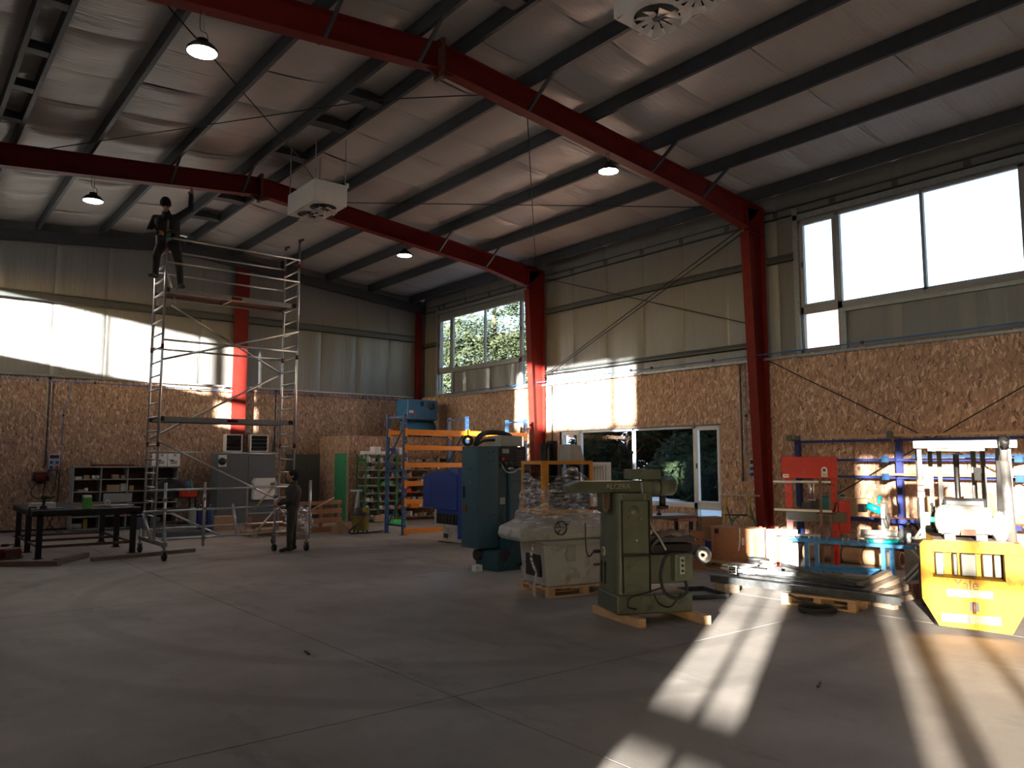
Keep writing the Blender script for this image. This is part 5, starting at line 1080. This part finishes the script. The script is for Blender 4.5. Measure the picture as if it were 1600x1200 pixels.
carton((12.0, 8.95, 0), (.3, .3, .42), -20, 'dark blue plastic crate beside the brown carton', BLUE_D, None, 'plastic_crate', False, 'crate')
# ---- plywood crate on a pallet, bin, trestle
pallet((11.3, 8.75, 0), -88, 'pallet under the plywood crate', 1.0, .62)
t = thing('plywood_crate', 'reddish plywood crate with battens standing on a pallet', 'crate', (11.5, 7.83, .143), 0)
G().b(0, .4, 0, .78, 0, .56).o('body', WOODR, t)
for a, b, c, d in ((0, .78, 0, .07), (0, .78, .49, .56), (0, .07, .07, .49), (.71, .78, .07, .49)): G().b(-.018, 0, a, b, c, d).o('batten', WOODR, t)
for a, b, c, d in ((0, .4, 0, .07), (0, .4, .49, .56), (0, .07, .07, .49), (.33, .4, .07, .49)): G().b(a, b, -.018, 0, c, d).o('batten', WOOD, t)
G().b(-.03, .43, -.03, .81, .56, .58).o('lid', WOODR, t); G().b(-.022, -.018, .1, .15, .3, .42).o('shipping_label', PAPER, t); G().b(-.03, -.018, .62, .7, .46, .54).o('steel_clip', BLACK, t)
tag(G().tube(spline([(11.46, 8.0, .72), (11.45, 8.0, .5), (11.44, 8.02, .35)], 5), .012, 6).o('strap', PAPER), 'white strap hanging down the plywood crate', 'strap')
t = thing('metal_bin', 'black cylindrical metal bin before the plywood crate', 'bin', (11.36, 7.62, 0)); G().lathe([(0, .01), (.13, .01), (.135, 0), (.14, .27), (.132, .27), (.125, .02)], n=24).o('drum', BLACK, t); G().lathe([(.14, .25), (.146, .26), (.14, .275)], n=24).o('rim', STOCK, t)
t = thing('trestle', 'yellow and green folding trestle by the window wall', 'trestle', (14.6, 10.25, 0), -68)
YT = pm('trestle_yellow', (.42, .30, .03), .5); GT = pm('trestle_green', (.03, .12, .07), .5)
for x in (-.25, .25):
    G().cyl((x - .1, -.2, 0), (x + .06, 0, 1.12), .018, 8).o('yellow_leg', YT, t); G().cyl((x + .22, .22, 0), (x + .02, 0, .9), .018, 8).o('green_leg', GT, t)
for z in (.35, .7): G().cyl((-.33 + z * .12, -.2 + .17 * z, z), (.17 + z * .12, -.2 + .17 * z, z), .014, 8).o('rung', YT if z < .5 else BLACK, t)
G().cyl((-.35, 0, 1.12), (.5, 0, 1.12), .016, 8).o('top_bar', ALU_D, t); G().tube(arc((.12, .1, .45), .25, 20, 160, 10), .018, 6).o('green_bow', GT, t)
# ================================================================== RIGHT-HAND SIDE
# ---- blue cantilever rack on the window wall
t = thing('cantilever_rack', 'dark blue cantilever rack along the window wall', 'rack', (14.95, 0, 0), 0)
YS = (9.1, 6.98, 4.75, 2.6)
for y in YS:
    G().b(.2, .3, y - .05, y + .05, 0, 2.28).o('upright', BLUE_D, t); G().b(-.35, .2, y - .04, y + .04, 0, .08).o('foot', BLUE_D, t)
    for z in (1.86, 1.53):
        G().b(-.18, .2, y + .02, y + .10, z, z + .06).o('arm', BLUE_D, t); G().b(-.24, -.18, y, y + .12, z - .02, z + .1).o('arm_cap', BLUE_P, t)
for a, b in zip(YS, YS[1:]):
    for z in (2.24, 1.86, 1.53): G().b(.12, .2, b + .1, a, z, z + .05).o('rail', BLUE_D, t)
    G().b(-.3, .2, b + .05, a - .05, .76, .80).o('shelf_board', WOODR, t); G().b(-.32, -.28, b + .05, a - .05, .72, .80).o('shelf_rail', BLUE_D, t)
G().b(-.14, .2, 9.0, 9.12, 2.28, 2.32).b(-.16, -.12, 9.0, 9.12, 2.32, 2.4).b(.14, .2, 9.0, 9.12, 2.32, 2.4).o('top_cradle', GREY_D, t); G().b(-.14, .2, 6.9, 7.02, 2.28, 2.32).b(-.16, -.12, 6.9, 7.02, 2.32, 2.42).o('top_cradle', GREY_D, t)
timber((14.98, 8.3, 2.325), (14.98, 2.8, 2.325), .12, .05, 'long pale timber lying on top of the blue cantilever rack', WOOD); timber((14.9, 7.0, 1.592), (14.9, 3.0, 1.592), .16, .04, 'long board resting on the lower arms of the cantilever rack', WOODR)
timber((14.86, 6.6, 1.922), (14.86, 3.2, 1.922), .05, .05, 'long tube resting on the upper arms of the cantilever rack', BLUE_P, 'steel_tube', None, 'tube')
carton((14.88, 7.66, .802), (.3, .5, .34), 0, 'open cardboard carton on the rack shelf right of the press'); carton((14.9, 6.15, .802), (.3, .55, .42), 0, 'sunlit cardboard carton on the rack shelf behind the saw'); carton((14.9, 5.5, .802), (.3, .4, .5), 0, 'taller cardboard carton on the rack shelf behind the forklift')
for x, y, m, lb, h in ((14.85, 8.28, pm('teal_canister', (.02, .16, .16), .5), 'teal plastic canister on the rack shelf behind the press post', .42), (14.9, 8.02, pm('pale_canister', (.16, .24, .22), .5), 'pale green plastic canister on the rack shelf beside the teal one', .42)):
    t = thing('canister', lb, 'canister', (x, y, .802)); G().b(-.12, .12, -.1, .1, 0, h * .85).o('body', m, t, .03); G().tube([(-.06, 0, h * .85), (-.06, 0, h), (.05, 0, h), (.05, 0, h * .85)], .014, 6).o('handle', m, t); G().cyl((.09, 0, h * .85), (.09, 0, h * .93), .025, 10).o('cap', BLACKP, t)
for i, (y, m, h, lb) in enumerate(((8.95, YEL2, .12, 'yellow case on the rack shelf seen through the press'), (8.7, STOCK, .22, 'dark metal block on the rack shelf seen through the press'), (8.52, BLACK, .3, 'tall dark metal part on the rack shelf seen through the press'))): carton((14.85, y, .802), (.2, .2, h), 10 * i, lb, m, None, 'case', False)
carton((14.55, 7.5, 0.), (.5, .5, .3), 0, 'dark box under the rack shelf right of the press', GREY_D, None, 'box', False)
t = thing('cardboard_tube', 'long thick cardboard tube lying behind the blue table', 'tube', (13.85, 8.45, .15)); G().lathe([(.11, 0), (.14, 0), (.14, 2.0), (.11, 2.0), (.11, 0)], ax=(.06, -1, 0), n=24).o('tube', CARD, t)
for k in range(5): G().lathe([(.141, .2 + k * .38), (.1425, .21 + k * .38), (.1425, .225 + k * .38), (.141, .235 + k * .38)], ax=(.06, -1, 0), n=24).o('tube_seam', BROWN, t)
# ---- red workshop press
t = thing('hydraulic_press', 'red twenty ton workshop press in front of the cantilever rack', 'press', (12.9, 7.5, 0), -60)
G().b(-.48, .44, -.12, .12, 1.56, 1.94).o('crosshead', RED_P, t, .008)
for s in (-1, 1):
    for y in (-.1, .05):
        p = G().b(s * .37 - .055, s * .37 + .055, y, y + .05, .06, 1.56).o('upright', RED_P, t, .004)
        for k in range(9):
            if k in (4, 5): continue
            G().cyl((s * .37, y - .002, .16 + k * .16), (s * .37, y + .0005, .16 + k * .16), .016, 10).o('pin_hole', BLACK, p)
    G().b(s * .37 - .07, s * .37 + .07, -.34, .34, 0, .06).o('foot', RED_P, t, .006); G().bar((s * .37, -.3, .06), (s * .37, -.1, .3), .04, .012).o('gusset', RED_P, t)
G().b(-.43, .56, -.16, -.105, .80, .98).b(-.43, .56, .105, .16, .80, .98).o('bed', BLACK, t, .004)
pb = G().b(.44, .62, -.14, .04, .62, 1.18).o('pump_housing', RED_P, t, .006); G().cyl((.53, -.142, .86), (.53, -.14, .86), .028, 14).o('pump_port', BLACK, pb); G().cyl((.36, -.16, 1.0), (.40, -.3, 1.15), .016, 8).o('pump_lever', BLACK, pb)
G().cyl((.0, 0, 1.56), (.0, 0, 1.2), .05, 16).cyl((0, 0, 1.2), (0, 0, 1.16), .065, 16).o('ram', CHROME, t)
lb = G().prism([(.18, 1.585), (.28, 1.585), (.28, 1.71)] + [(.23 + .05 * math.cos(R(a)), 1.71 + .05 * math.sin(R(a))) for a in range(0, 181, 20)][1:], 'y', -.124, -.12).o('rating_sticker', WHITE, t); text('20', .075, 'rating_number', BLACK, t, (.23, -.126, 1.62), (R(90), 0, 0), .001)
G().lathe([(0, -.002), (.03, -.002), (.03, 0)], (.23, -.124, 1.705), (0, 1, 0), 16).o('rating_emblem', GREY_D, t); G().b(-.46, -.36, -.124, -.12, 1.57, 1.63).o('maker_sticker', WHITE, t); G().b(-.45, -.37, -.126, -.124, 1.59, 1.61).o('maker_print', RED_B, t)
G().tube(arc((-.12, -.13, 1.66), .02, 90, -90, 8), .006, 6).o('hook', ALU_D, t)
for z0, z1 in ((1.22, 1.34), (.98, 1.14)): G().b(-.376, -.364, .02, .03, z0, z1).o('painted_daylight', WHITE, t)  # solid white strips painted as daylight showing through the upright
# ---- brown trolley rack with white boards
t = thing('board_rack', 'brown upright rack holding three long white boards', 'rack', (11.98, 7.12, 0), -62)
for x, y in ((.28, -.08), (.42, .12)): G().b(x - .02, x + .02, y - .02, y + .02, .03, 1.56).o('post', BROWN, t)
for z in (1.50, 1.03, .62):
    for x, y in ((.28, -.08), (.42, .12)): G().b(x - .03, x + .03, y - .12, y + .12, z - .03, z).o('bracket', BROWN, t)
    G().b(.2, .5, -.15, .25, z - .045, z - .03).o('support', BROWN, t)
G().b(.12, .56, -.2, .3, 0, .03).o('base', BROWN, t)
for z, x1, lb in ((1.502, .44, 'highest of the three white boards on the brown rack'), (1.032, .44, 'middle of the three white boards on the brown rack'), (.622, .3, 'lowest of the three white boards on the brown rack')):
    o = G().b(-.46, x1, -.08, .1, 0, .035).o('white_board', pm('aged_white_board', (.55, .52, .44), .5), None, .004); o.location = (11.98, 7.12, z); o.rotation_euler = (0, R(1 if z < 1.4 else 0), R(-62)); tag(o, lb, 'board')
# ---- orange perforated stand with white sheet
t = thing('perforated_stand', 'orange perforated uprights with a white sheet beside the press', 'stand', (12.08, 8.0, 0), -60)
for x in (0, .27):
    p = G().b(x - .025, x + .025, -.02, .02, 0, .72).o('upright', pm('stand_orange', (.36, .030, .004), .5, spec=.2), t); s = G()
    for k in range(16): s.cyl((x + .012, -.0215, .05 + k * .042), (x + .012, -.02, .05 + k * .042), .008, 8)
    s.o('perforation', BLACK, p)['kind'] = 'stuff'
G().b(.03, .60, .03, .045, .02, .68).o('white_sheet', WHITE, t); G().b(-.03, .55, -.18, .18, 0, .02).o('foot_plate', pm('stand_foot', (.45, .12, .05), .5), t)
# ---- blue bench with parts and mitre saw
BT = thing('blue_bench', 'low blue steel bench in front of the press', 'bench', (11.30, 7.0, 0), -80)
for x in (.3, 1.42):
    for y in (.0, .42): G().b(x - .03, x + .03, y - .03, y + .03, 0, .6).o('leg', BLUE_T, BT)
    G().b(x - .025, x + .025, .03, .39, .54, .6).o('cross_rail', BLUE_T, BT)
for y in (0, .42): G().b(0, 1.86, y - .035, y + .035, .6, .65).o('top_rail', BLUE_T, BT); G().b(.33, 1.39, y - .02, y + .02, .18, .23).o('lower_rail', BLUE_T, BT)
G().b(.28, 1.44, .04, .38, .62, .64).o('top_plate', BLUE_T, BT)
def bl(x, y, z=.651): 
    a = R(-80); return (11.30 + x * math.cos(a) - y * math.sin(a), 7.0 + x * math.sin(a) + y * math.cos(a), z)
for i, x in enumerate((.12, .2, .34, .42, .5, .62, .85, .93, 1.08, 1.2, 1.3)):
    t = G().cyl((0, 0, 0), (0, 0, .012), .022, 6).cyl((0, 0, .012), (0, 0, .05), .012, 10).o('steel_bolt', CHROME); t.location = bl(x, rnd.uniform(-.02, .02)); tag(t, 'small shiny bolt standing on the front rail of the blue bench', 'bolt', 'bolts on the blue bench')
t = thing('mitre_saw', 'teal and white mitre saw standing on the right end of the blue bench', 'saw', bl(1.36, .2), -75)
G().lathe([(0, 0), (.24, 0), (.25, .02), (.25, .05), (.2, .06), (0, .06)], n=28).o('turntable', MTEAL, t); G().b(-.32, .34, .06, .14, .06, .17).o('fence', TANK, t, .01); G().b(-.06, .06, -.34, .1, .02, .07).o('mitre_arm', TANK, t, .01)
G().b(-.3, -.05, -.12, .12, .06, .1).o('base_wing', TANK, t, .02); G().b(.05, .36, -.1, .12, .06, .1).o('base_wing', TANK, t, .02)
ar = G().bar((0, .2, .06), (.02, .16, .48), .08, .09).o('arm', TANK, t); bd = G().lathe([(.0, -.004), (.15, -.004), (.15, .004), (0, .004)], (.06, 0, .42), (1, .12, .25), 28).o('blade', CHROME, t)
def guard(a0, a1, r, mt, nm, off):
    g = G(); n = 14; pts = [(r * math.cos(R(a0 + (a1 - a0) * i / n)), r * math.sin(R(a0 + (a1 - a0) * i / n))) for i in range(n + 1)]
    g.prism([(0 + p[0], .42 + p[1]) for p in pts], 'x', off, off + .06); return g.o(nm, mt, t, .01)
guard(20, 200, .17, TANK, 'blade_guard', .02); G().cyl((.0, .02, .46), (-.2, .0, .54), .055, 16).o('motor', MTEAL, t); G().b(-.32, -.2, -.06, .06, .44, .56).o('motor_cap', BLACKP, t, .01); G().tube(arc((.0, -.05, .60), .09, 20, 190, 10, 'yz'), .022, 8).o('handle', MTEAL, t); G().lathe([(0, 0), (.03, 0), (.05, .1), (.06, .22), (0, .22)], (.04, .16, .2), (0, -.2, 1), 14).o('dust_port', ALU_D, t)
carton(bl(1.6, 1.3, .0), (.4, .3, .62), -80, 'white tool case standing behind the right end of the bench', TANK, None, 'tool_case', False, 'case')
t = thing('circular_saw', 'hand-held circular saw with grey body beside the mitre saw', 'saw', bl(1.72, .12), -80); G().lathe([(0, -.03), (.11, -.03), (.12, 0), (.11, .03), (0, .03)], (0, 0, .13), (0, 1, 0), 22).o('blade_cover', ALU_D, t); G().b(-.16, .16, -.09, .06, 0, .015).o('sole', STOCK, t); G().tube(arc((.05, 0, .2), .1, 10, 150, 8), .02, 8).o('handle', BLACKP, t); G().cyl((0, .03, .14), (0, .16, .14), .05, 14).o('motor', BLACKP, t)
# white folding stand
t = thing('folding_stand', 'white folding scissor stand under the right end of the bench', 'stand', bl(1.78, .78, 0), -60)
for y in (0, .4):
    G().bar((-.25, y, .02), (.25, y, .62), .05, .025).o('scissor_leg', WHITE, t); G().bar((.25, y + .03, .02), (-.25, y + .03, .62), .05, .025).o('scissor_leg', WHITE, t); G().cyl((0, y - .02, .32), (0, y + .06, .32), .035, 12).o('pivot', ALU_D, t)
for x in (-.25, .25): G().b(x - .02, x + .02, -.02, .46, .62, .66).o('top_bar', WHITE, t)
# ---- steel stock, beam, pallet, coil
pallet((9.32, 5.9, 0), -82, 'pallet under the long steel channel', .95, .75)
t = thing('steel_channel', 'long dark steel channel lying across the pallet', 'steel beam', (9.36, 7.05, .143), -85.4)
ch = G(); ch.b(0, 2.6, 0, .012, 0, .09); ch.b(0, 2.6, .012, .08, 0, .012); ch.b(0, 2.6, .012, .08, .078, .09); ch.o('profile', STOCK, t)
for x in (1.5, 1.56, 2.3): G().cyl((x, -.003, .045), (x, 0, .045), .012, 8).o('bolt_hole', BLACK, t)
t = thing('timber_support', 'wooden block under the far end of the steel channel', 'timber', (9.4, 6.85, 0)); G().b(-.1, .25, -.08, .08, 0, .142).o('block', WOODG, t)
t = thing('hose_coil', 'coil of black hose on the floor before the pallet', 'hose', (9.12, 5.28, 0), 0)
G().tube([((.20 + .02 * math.sin(i * .37)) * math.cos(i * .3), (.20 + .02 * math.sin(i * .37)) * math.sin(i * .3), .014 + .05 * (i / 190)) for i in range(190)], .012, 5).o('loops', RUBBER, t); G().tube(spline([(.2, 0, .04), (.1, .25, .1), (.05, .42, .16)], 6), .012, 5).o('loose_end', RUBBER, t)
q = random.Random(8); BAR = [('round_bar', 'dark round bar'), ('flat_bar', 'dark flat bar'), ('square_tube', 'dark square tube')]
pos = ['nearest the channel', 'second from the channel', 'third from the channel', 'fourth from the channel', 'fifth from the channel', 'sixth from the channel', 'seventh from the channel', 'eighth from the channel', 'ninth from the channel', 'tenth from the channel', 'eleventh from the channel', 'twelfth from the channel', 'thirteenth from the channel', 'last before the blue bench']
timber((9.72, 7.0, 0), (11.3, 7.05, 0), .12, .148, 'far wooden bearer under the floor stock', WOODG); timber((9.72, 5.75, 0), (11.3, 5.8, 0), .12, .148, 'near wooden bearer under the floor stock', WOODG)
for i in range(14):
    x = 9.78 + i * .115; y0_, y1_ = 7.5 - q.uniform(0, .5), 4.9 + q.uniform(0, .7); k = i % 3; z = .0; a = q.uniform(-.05, .05); g = G()
    if k == 0: g.cyl((x, y0_, .172), (x + a, y1_, .172), .022, 10)
    elif k == 1: g.bar((x, y0_, .158), (x + a, y1_, .158), .07, .016)
    else: g.bar((x, y0_, .175), (x + a, y1_, .175), .05, .05)
    tag(g.o(BAR[k][0], STOCK if i % 4 else STEEL_G), BAR[k][1] + ' in the floor stock, ' + pos[i], 'steel bar')
for i, (p_, q_, lb) in enumerate((((10.0, 7.2, .215), (10.9, 5.2, .215), 'steel angle laid crosswise from far left over the floor stock'), ((10.9, 6.9, .26), (10.1, 5.3, .225), 'steel angle laid crosswise from far right over the floor stock'))):
    tag(G().bar(p_, q_, .05, .01).bar((p_[0] + .022, p_[1], p_[2] + .02), (q_[0] + .022, q_[1], q_[2] + .02), .006, .04).o('steel_angle', STOCK), lb, 'steel bar')
for i, (x, y, sx, sy, rz, lb) in enumerate(((10.5, 7.35, .5, .35, 10, 'upper sunlit white panel on the floor stock'), (10.25, 7.2, .45, .3, -20, 'lower sunlit white panel on the floor stock'), (10.1, 6.9, .3, .16, 30, 'small pale plate on the floor stock'))):
    o = G().b(-sx / 2, sx / 2, -sy / 2, sy / 2, 0, .014).o('plastic_sheet', WHITE); o.location = (x, y, .215 + .03 * (i == 0)); o.rotation_euler = (R(2), R(2), R(rz)); tag(o, lb, 'panel')
t = thing('tube_offcut', 'short square tube offcut lying on the floor stock', 'tube', (9.92, 7.0, .202), 35); G().b(0, .2, 0, .01, 0, .12).b(0, .2, .11, .12, 0, .12).b(0, .2, .01, .11, 0, .01).b(0, .2, .01, .11, .11, .12).o('profile', STEEL_G, t)
carton((10.2, 6.55, .23), (.2, .14, .09), 15, 'grey cast block on the floor stock', STEEL_G, None, 'cast_block', False, 'block')
cable('wire_tangle', [(10.9 + .12 * math.cos(i * 1.9) * (1 + .3 * math.sin(i)), 7.1 + .12 * math.sin(i * 1.9), .26 + .04 * math.sin(i * 1.3)) for i in range(16)], 'tangle of pale wire beside the bench leg', .01, pm('pale_wire', (.3, .25, .2), .6), 5, 'wire')
for i, (p_, q_, w_, lb) in enumerate((((10.35, 5.42, .1), (10.9, 5.22, .3), .13, 'dark timber offcut leaning furthest left beside the forklift'), ((10.15, 5.2, .1), (10.75, 5.02, .26), .14, 'timber offcut second from left beside the forklift'), ((10.1, 5.04, .08), (10.65, 4.88, .18), .14, 'timber offcut third from left beside the forklift'), ((10.0, 4.86, .06), (10.45, 4.74, .1), .14, 'timber offcut nearest the forklift'))): timber(p_, q_, w_, .07, lb, WOODG)
timber((11.0, 5.05, 0), (11.4, 4.98, 0), .2, .2, 'reddish wooden block behind the timber offcuts', WOODR); timber((10.25, 5.5, 0), (10.05, 4.75, 0), .1, .055, 'timber bearer under the leaning offcuts', WOODG)

# ---- yellow forklift
t = thing('forklift', 'yellow gas forklift truck seen from behind', 'forklift', (9.0, 3.96, 0), -66); t.scale = (.89, 1, 1)
# counterweight: built round its window opening
cw = G()
cw.prism([(.0, .36), (.17, .08), (.93, .05), (1.1, .34), (1.1, .58), (0, .60)], 'y', 0, .55)
cw.b(0, .13, 0, .55, .60, .87); cw.b(.89, 1.1, 0, .55, .58, .87); cw.prism([(0, .87), (1.1, .87), (1.1, .94), (1.06, .99), (.04, .99), (0, .95)], 'y', 0, .55); cw.b(.13, .89, .35, .55, .58, .87)
C_ = cw.o('counterweight', YEL, t, .02)
for x, wd in ((.17, .09), (.36, .05), (.45, .16), (.68, .1), (.8, .07)): G().b(x, x + wd, .2, .35, .60, .84).o('radiator_rib', GREY_D if wd > .06 else BLACK, C_, .01)
text('Yale', .15, 'maker_name', pm('embossed_lettering', (.07, .035, .006), .6), C_, (.48, -.003, .53), (R(90), 0, 0), .005)
G().b(.27, .75, -.006, 0, .40, .48).o('number_recess', pm('worn_cream', (.40, .30, .08), .5), C_); G().b(.5, .6, -.008, 0, .26, .35).o('towing_recess', BLACK, C_); G().cyl((.55, -.03, .24), (.55, -.03, .36), .016, 8).o('towing_pin', BROWN, C_); G().b(.2, .82, -.006, 0, .13, .22).o('lower_plate', WOODR, C_); G().b(.46, .5, -.01, 0, .12, .23).o('lower_slot', BLACK, C_)
for s, x in ((0, .12), (1, .82)):
    wl = G().lathe([(.06, 0), (.16, .0), (.2, .02), (.21, .05), (.21, .13), (.2, .16), (.16, .18), (.06, .18)], (x, .42, .21), (1, 0, 0), 26).o('rear_wheel', RUBBER, t); G().lathe([(0, .02), (.1, .02), (.1, .16), (0, .16)], (x, .42, .21), (1, 0, 0), 16).o('rim', YEL2, wl)
for x in (-.02, .94):
    wl = G().lathe([(.1, 0), (.26, .0), (.3, .03), (.31, .06), (.31, .14), (.3, .17), (.26, .2), (.1, .2)], (x, 1.75, .31), (1, 0, 0), 28).o('front_wheel', RUBBER, t); G().lathe([(0, .02), (.15, .02), (.15, .18), (0, .18)], (x, 1.75, .31), (1, 0, 0), 16).o('rim', YEL2, wl)
G().b(.06, 1.04, .55, 1.5, .35, .96).o('body', YEL, t, .03); G().b(.04, 1.06, 1.45, 2.0, .3, .48).o('floor_plate', BLACK, t, .02)
G().b(.26, .84, .7, 1.15, .97, 1.08).o('seat_cushion', BLACKP, t, .03); G().box((.55, .68, 1.22), (.5, .12, .42), (-10, 0, 0)).o('seat_back', BLACKP, t, .04)
for x in (.05, 1.03):
    G().bar((x, .30, .98), (x, .34, 2.0), .05, .07).o('guard_rear_post', GREY_C, t); G().bar((x, 1.75, .5), (x, 1.35, 2.02), .08, .09).o('guard_front_post', BLACK, t)
g = G()
for x in (.04, 1.02): g.b(x, x + .06, .26, 1.5, 2.0, 2.08)
for i in range(7): g.b(.1, 1.02, .28 + i * .19, .33 + i * .19, 2.02, 2.06)
g.o('overhead_guard', BLACK, t); G().b(-.02, 1.12, .22, .30, 2.0, 2.09).o('guard_rear_bar', ALU_D, t, .01)
for k, (z, m) in enumerate(((1.62, ORANGE), (1.55, RED_B), (1.48, PAPER))): G().b(.01, .09, .245, .28, z - .035, z + .03).o('tail_lamp', m, t, .005)
G().bar((.55, 1.75, .5), (.55, 1.5, 1.18), .07, .07).o('steering_column', BLACK, t); G().tube([(.55 + .19 * math.cos(a * .2618), 1.42 + .17 * math.sin(a * .2618), 1.24 + .07 * math.sin(a * .2618)) for a in range(24)], .016, 6, True).o('steering_wheel', BLACKP, t); G().cyl((.55, 1.42, 1.2), (.55, 1.42, 1.25), .05, 12).o('steering_hub', BLACKP, t)
for x in (.22, .36): G().cyl((x, 1.55, .9), (x - .03, 1.5, 1.3), .012, 6).sph((x - .03, 1.5, 1.31), .022, 8).o('control_lever', BLACK, t)
G().b(.05, 1.05, 1.6, 1.7, .48, 1.0).o('dashboard', GREY_C, t, .02)
for x in (.18, .30, .74, .86): G().b(x, x + .06, 2.02, 2.14, .08, 2.06).o('mast_rail', BLACK, t)
for z in (.3, 1.1, 1.98): G().b(.18, .92, 2.06, 2.1, z, z + .08).o('mast_crossbar', BLACK, t)
G().cyl((.55, 2.08, .3), (.55, 2.08, 1.95), .04, 12).o('lift_cylinder', CHROME, t); G().b(.1, 1.0, 2.16, 2.2, .1, .55).o('fork_carriage', BLACK, t)
for x in (.22, .76): G().b(x, x + .11, 2.2, 2.24, .04, .6).b(x, x + .11, 2.24, 3.2, .04, .08).o('fork', BLACK, t)
# gas bottle lying across the counterweight
gb = G().lathe([(0, .0), (.06, .005), (.13, .03), (.165, .08), (.17, .12), (.17, .50), (.165, .54), (.15, .55), (.155, .62), (.14, .62), (.13, .57), (.0, .585)], (.18, .28, 1.20), (1, 0, 0), 32).o('gas_bottle', TANK, t)
G().lathe([(.173, .17), (.176, .17), (.176, .21), (.173, .21)], (.18, .28, 1.20), (1, 0, 0), 32).o('strap', GREY_SH, gb); G().b(.34, .41, .09, .12, 1.24, 1.36).o('buckle', ALU_D, gb); G().b(.22, .36, .1, .115, 1.07, 1.11).o('bottle_label', PAPER, gb); G().b(.46, .62, .10, .13, 1.05, 1.11).o('rust_patch', BROWN, gb)
G().cyl((.18, .28, 1.2), (.1, .28, 1.2), .03, 12).b(.06, .13, .24, .32, 1.14, 1.28).o('valve', pm('valve_green', (.03, .35, .22), .4), gb); G().cyl((.09, .22, 1.25), (.09, .24, 1.25), .025, 10).o('valve_cap', RED_B, gb)
G().tube(spline([(.08, .26, 1.15), (.0, .2, 1.05), (-.04, .22, .99), (.03, .3, 1.0)], 6), .018, 8).o('gas_hose', GREY_SH, gb)
for x in (.28, .62): G().b(x, x + .12, .12, .44, .985, 1.06).o('bottle_cradle', BLACK, t)
def sack(u, v):
    a, ph = 2 * math.pi * u, math.pi * v; k = 1 + .1 * math.sin(4 * a + 5 * ph) + .07 * math.sin(9 * a - 6 * ph); return (.89 + .10 * k * math.sin(ph) * math.cos(a), .26 + .13 * k * math.sin(ph) * math.sin(a), 1.14 - .15 * k * math.cos(ph))
tt = G().grid(sack, 26, 14).o('plastic_bag', PAPER, None); tt.location = (9.0, 3.96, 0); tt.scale = (.89, 1, 1); tt.rotation_euler = (0, 0, R(-66)); tag(tt, 'crumpled white bag beside the gas bottle on the forklift', 'bag')
G().cyl((1.0, .2, .98), (.97, .2, 1.86), .055, 18).cyl((.97, .2, 1.86), (.97, .16, 2.06), .045, 16).o('exhaust_stack', ALU_D, t); G().lathe([(.05, 0), (.055, 0), (.055, .12), (.05, .12)], (.97, .13, 2.02), (0, -.6, .5), 16).o('exhaust_tip', BLACK, t)
G().bar((.0, .3, .99), (-.06, .2, .99), .1, .02).o('mud_flap', GREY_SH, t); G().b(.15, 1.0, .05, .5, .985, .995).o('top_mat', WOODG, t)
G().box((.78, 1.42, 1.7), (.12, .02, .16), (0, 0, 20)).o('mirror', BLACK, t); G().b(.1, .2, 1.3, 1.34, 1.52, 1.76).o('side_lamp', ALU_D, t)
# small things lying on the floor
for i, (x, y, lb) in enumerate(((6.2, 3.6, 'thin dark sliver lying on the bare floor in the foreground'), (3.35, 7.3, 'dark splinter lying on the floor left of centre'))):
    o = G().box((0, 0, .006), (.16, .02, .012)).o('wood_splinter', BLACK); o.location = (x, y, 0); o.rotation_euler.z = .4 + i; tag(o, lb, 'splinter')
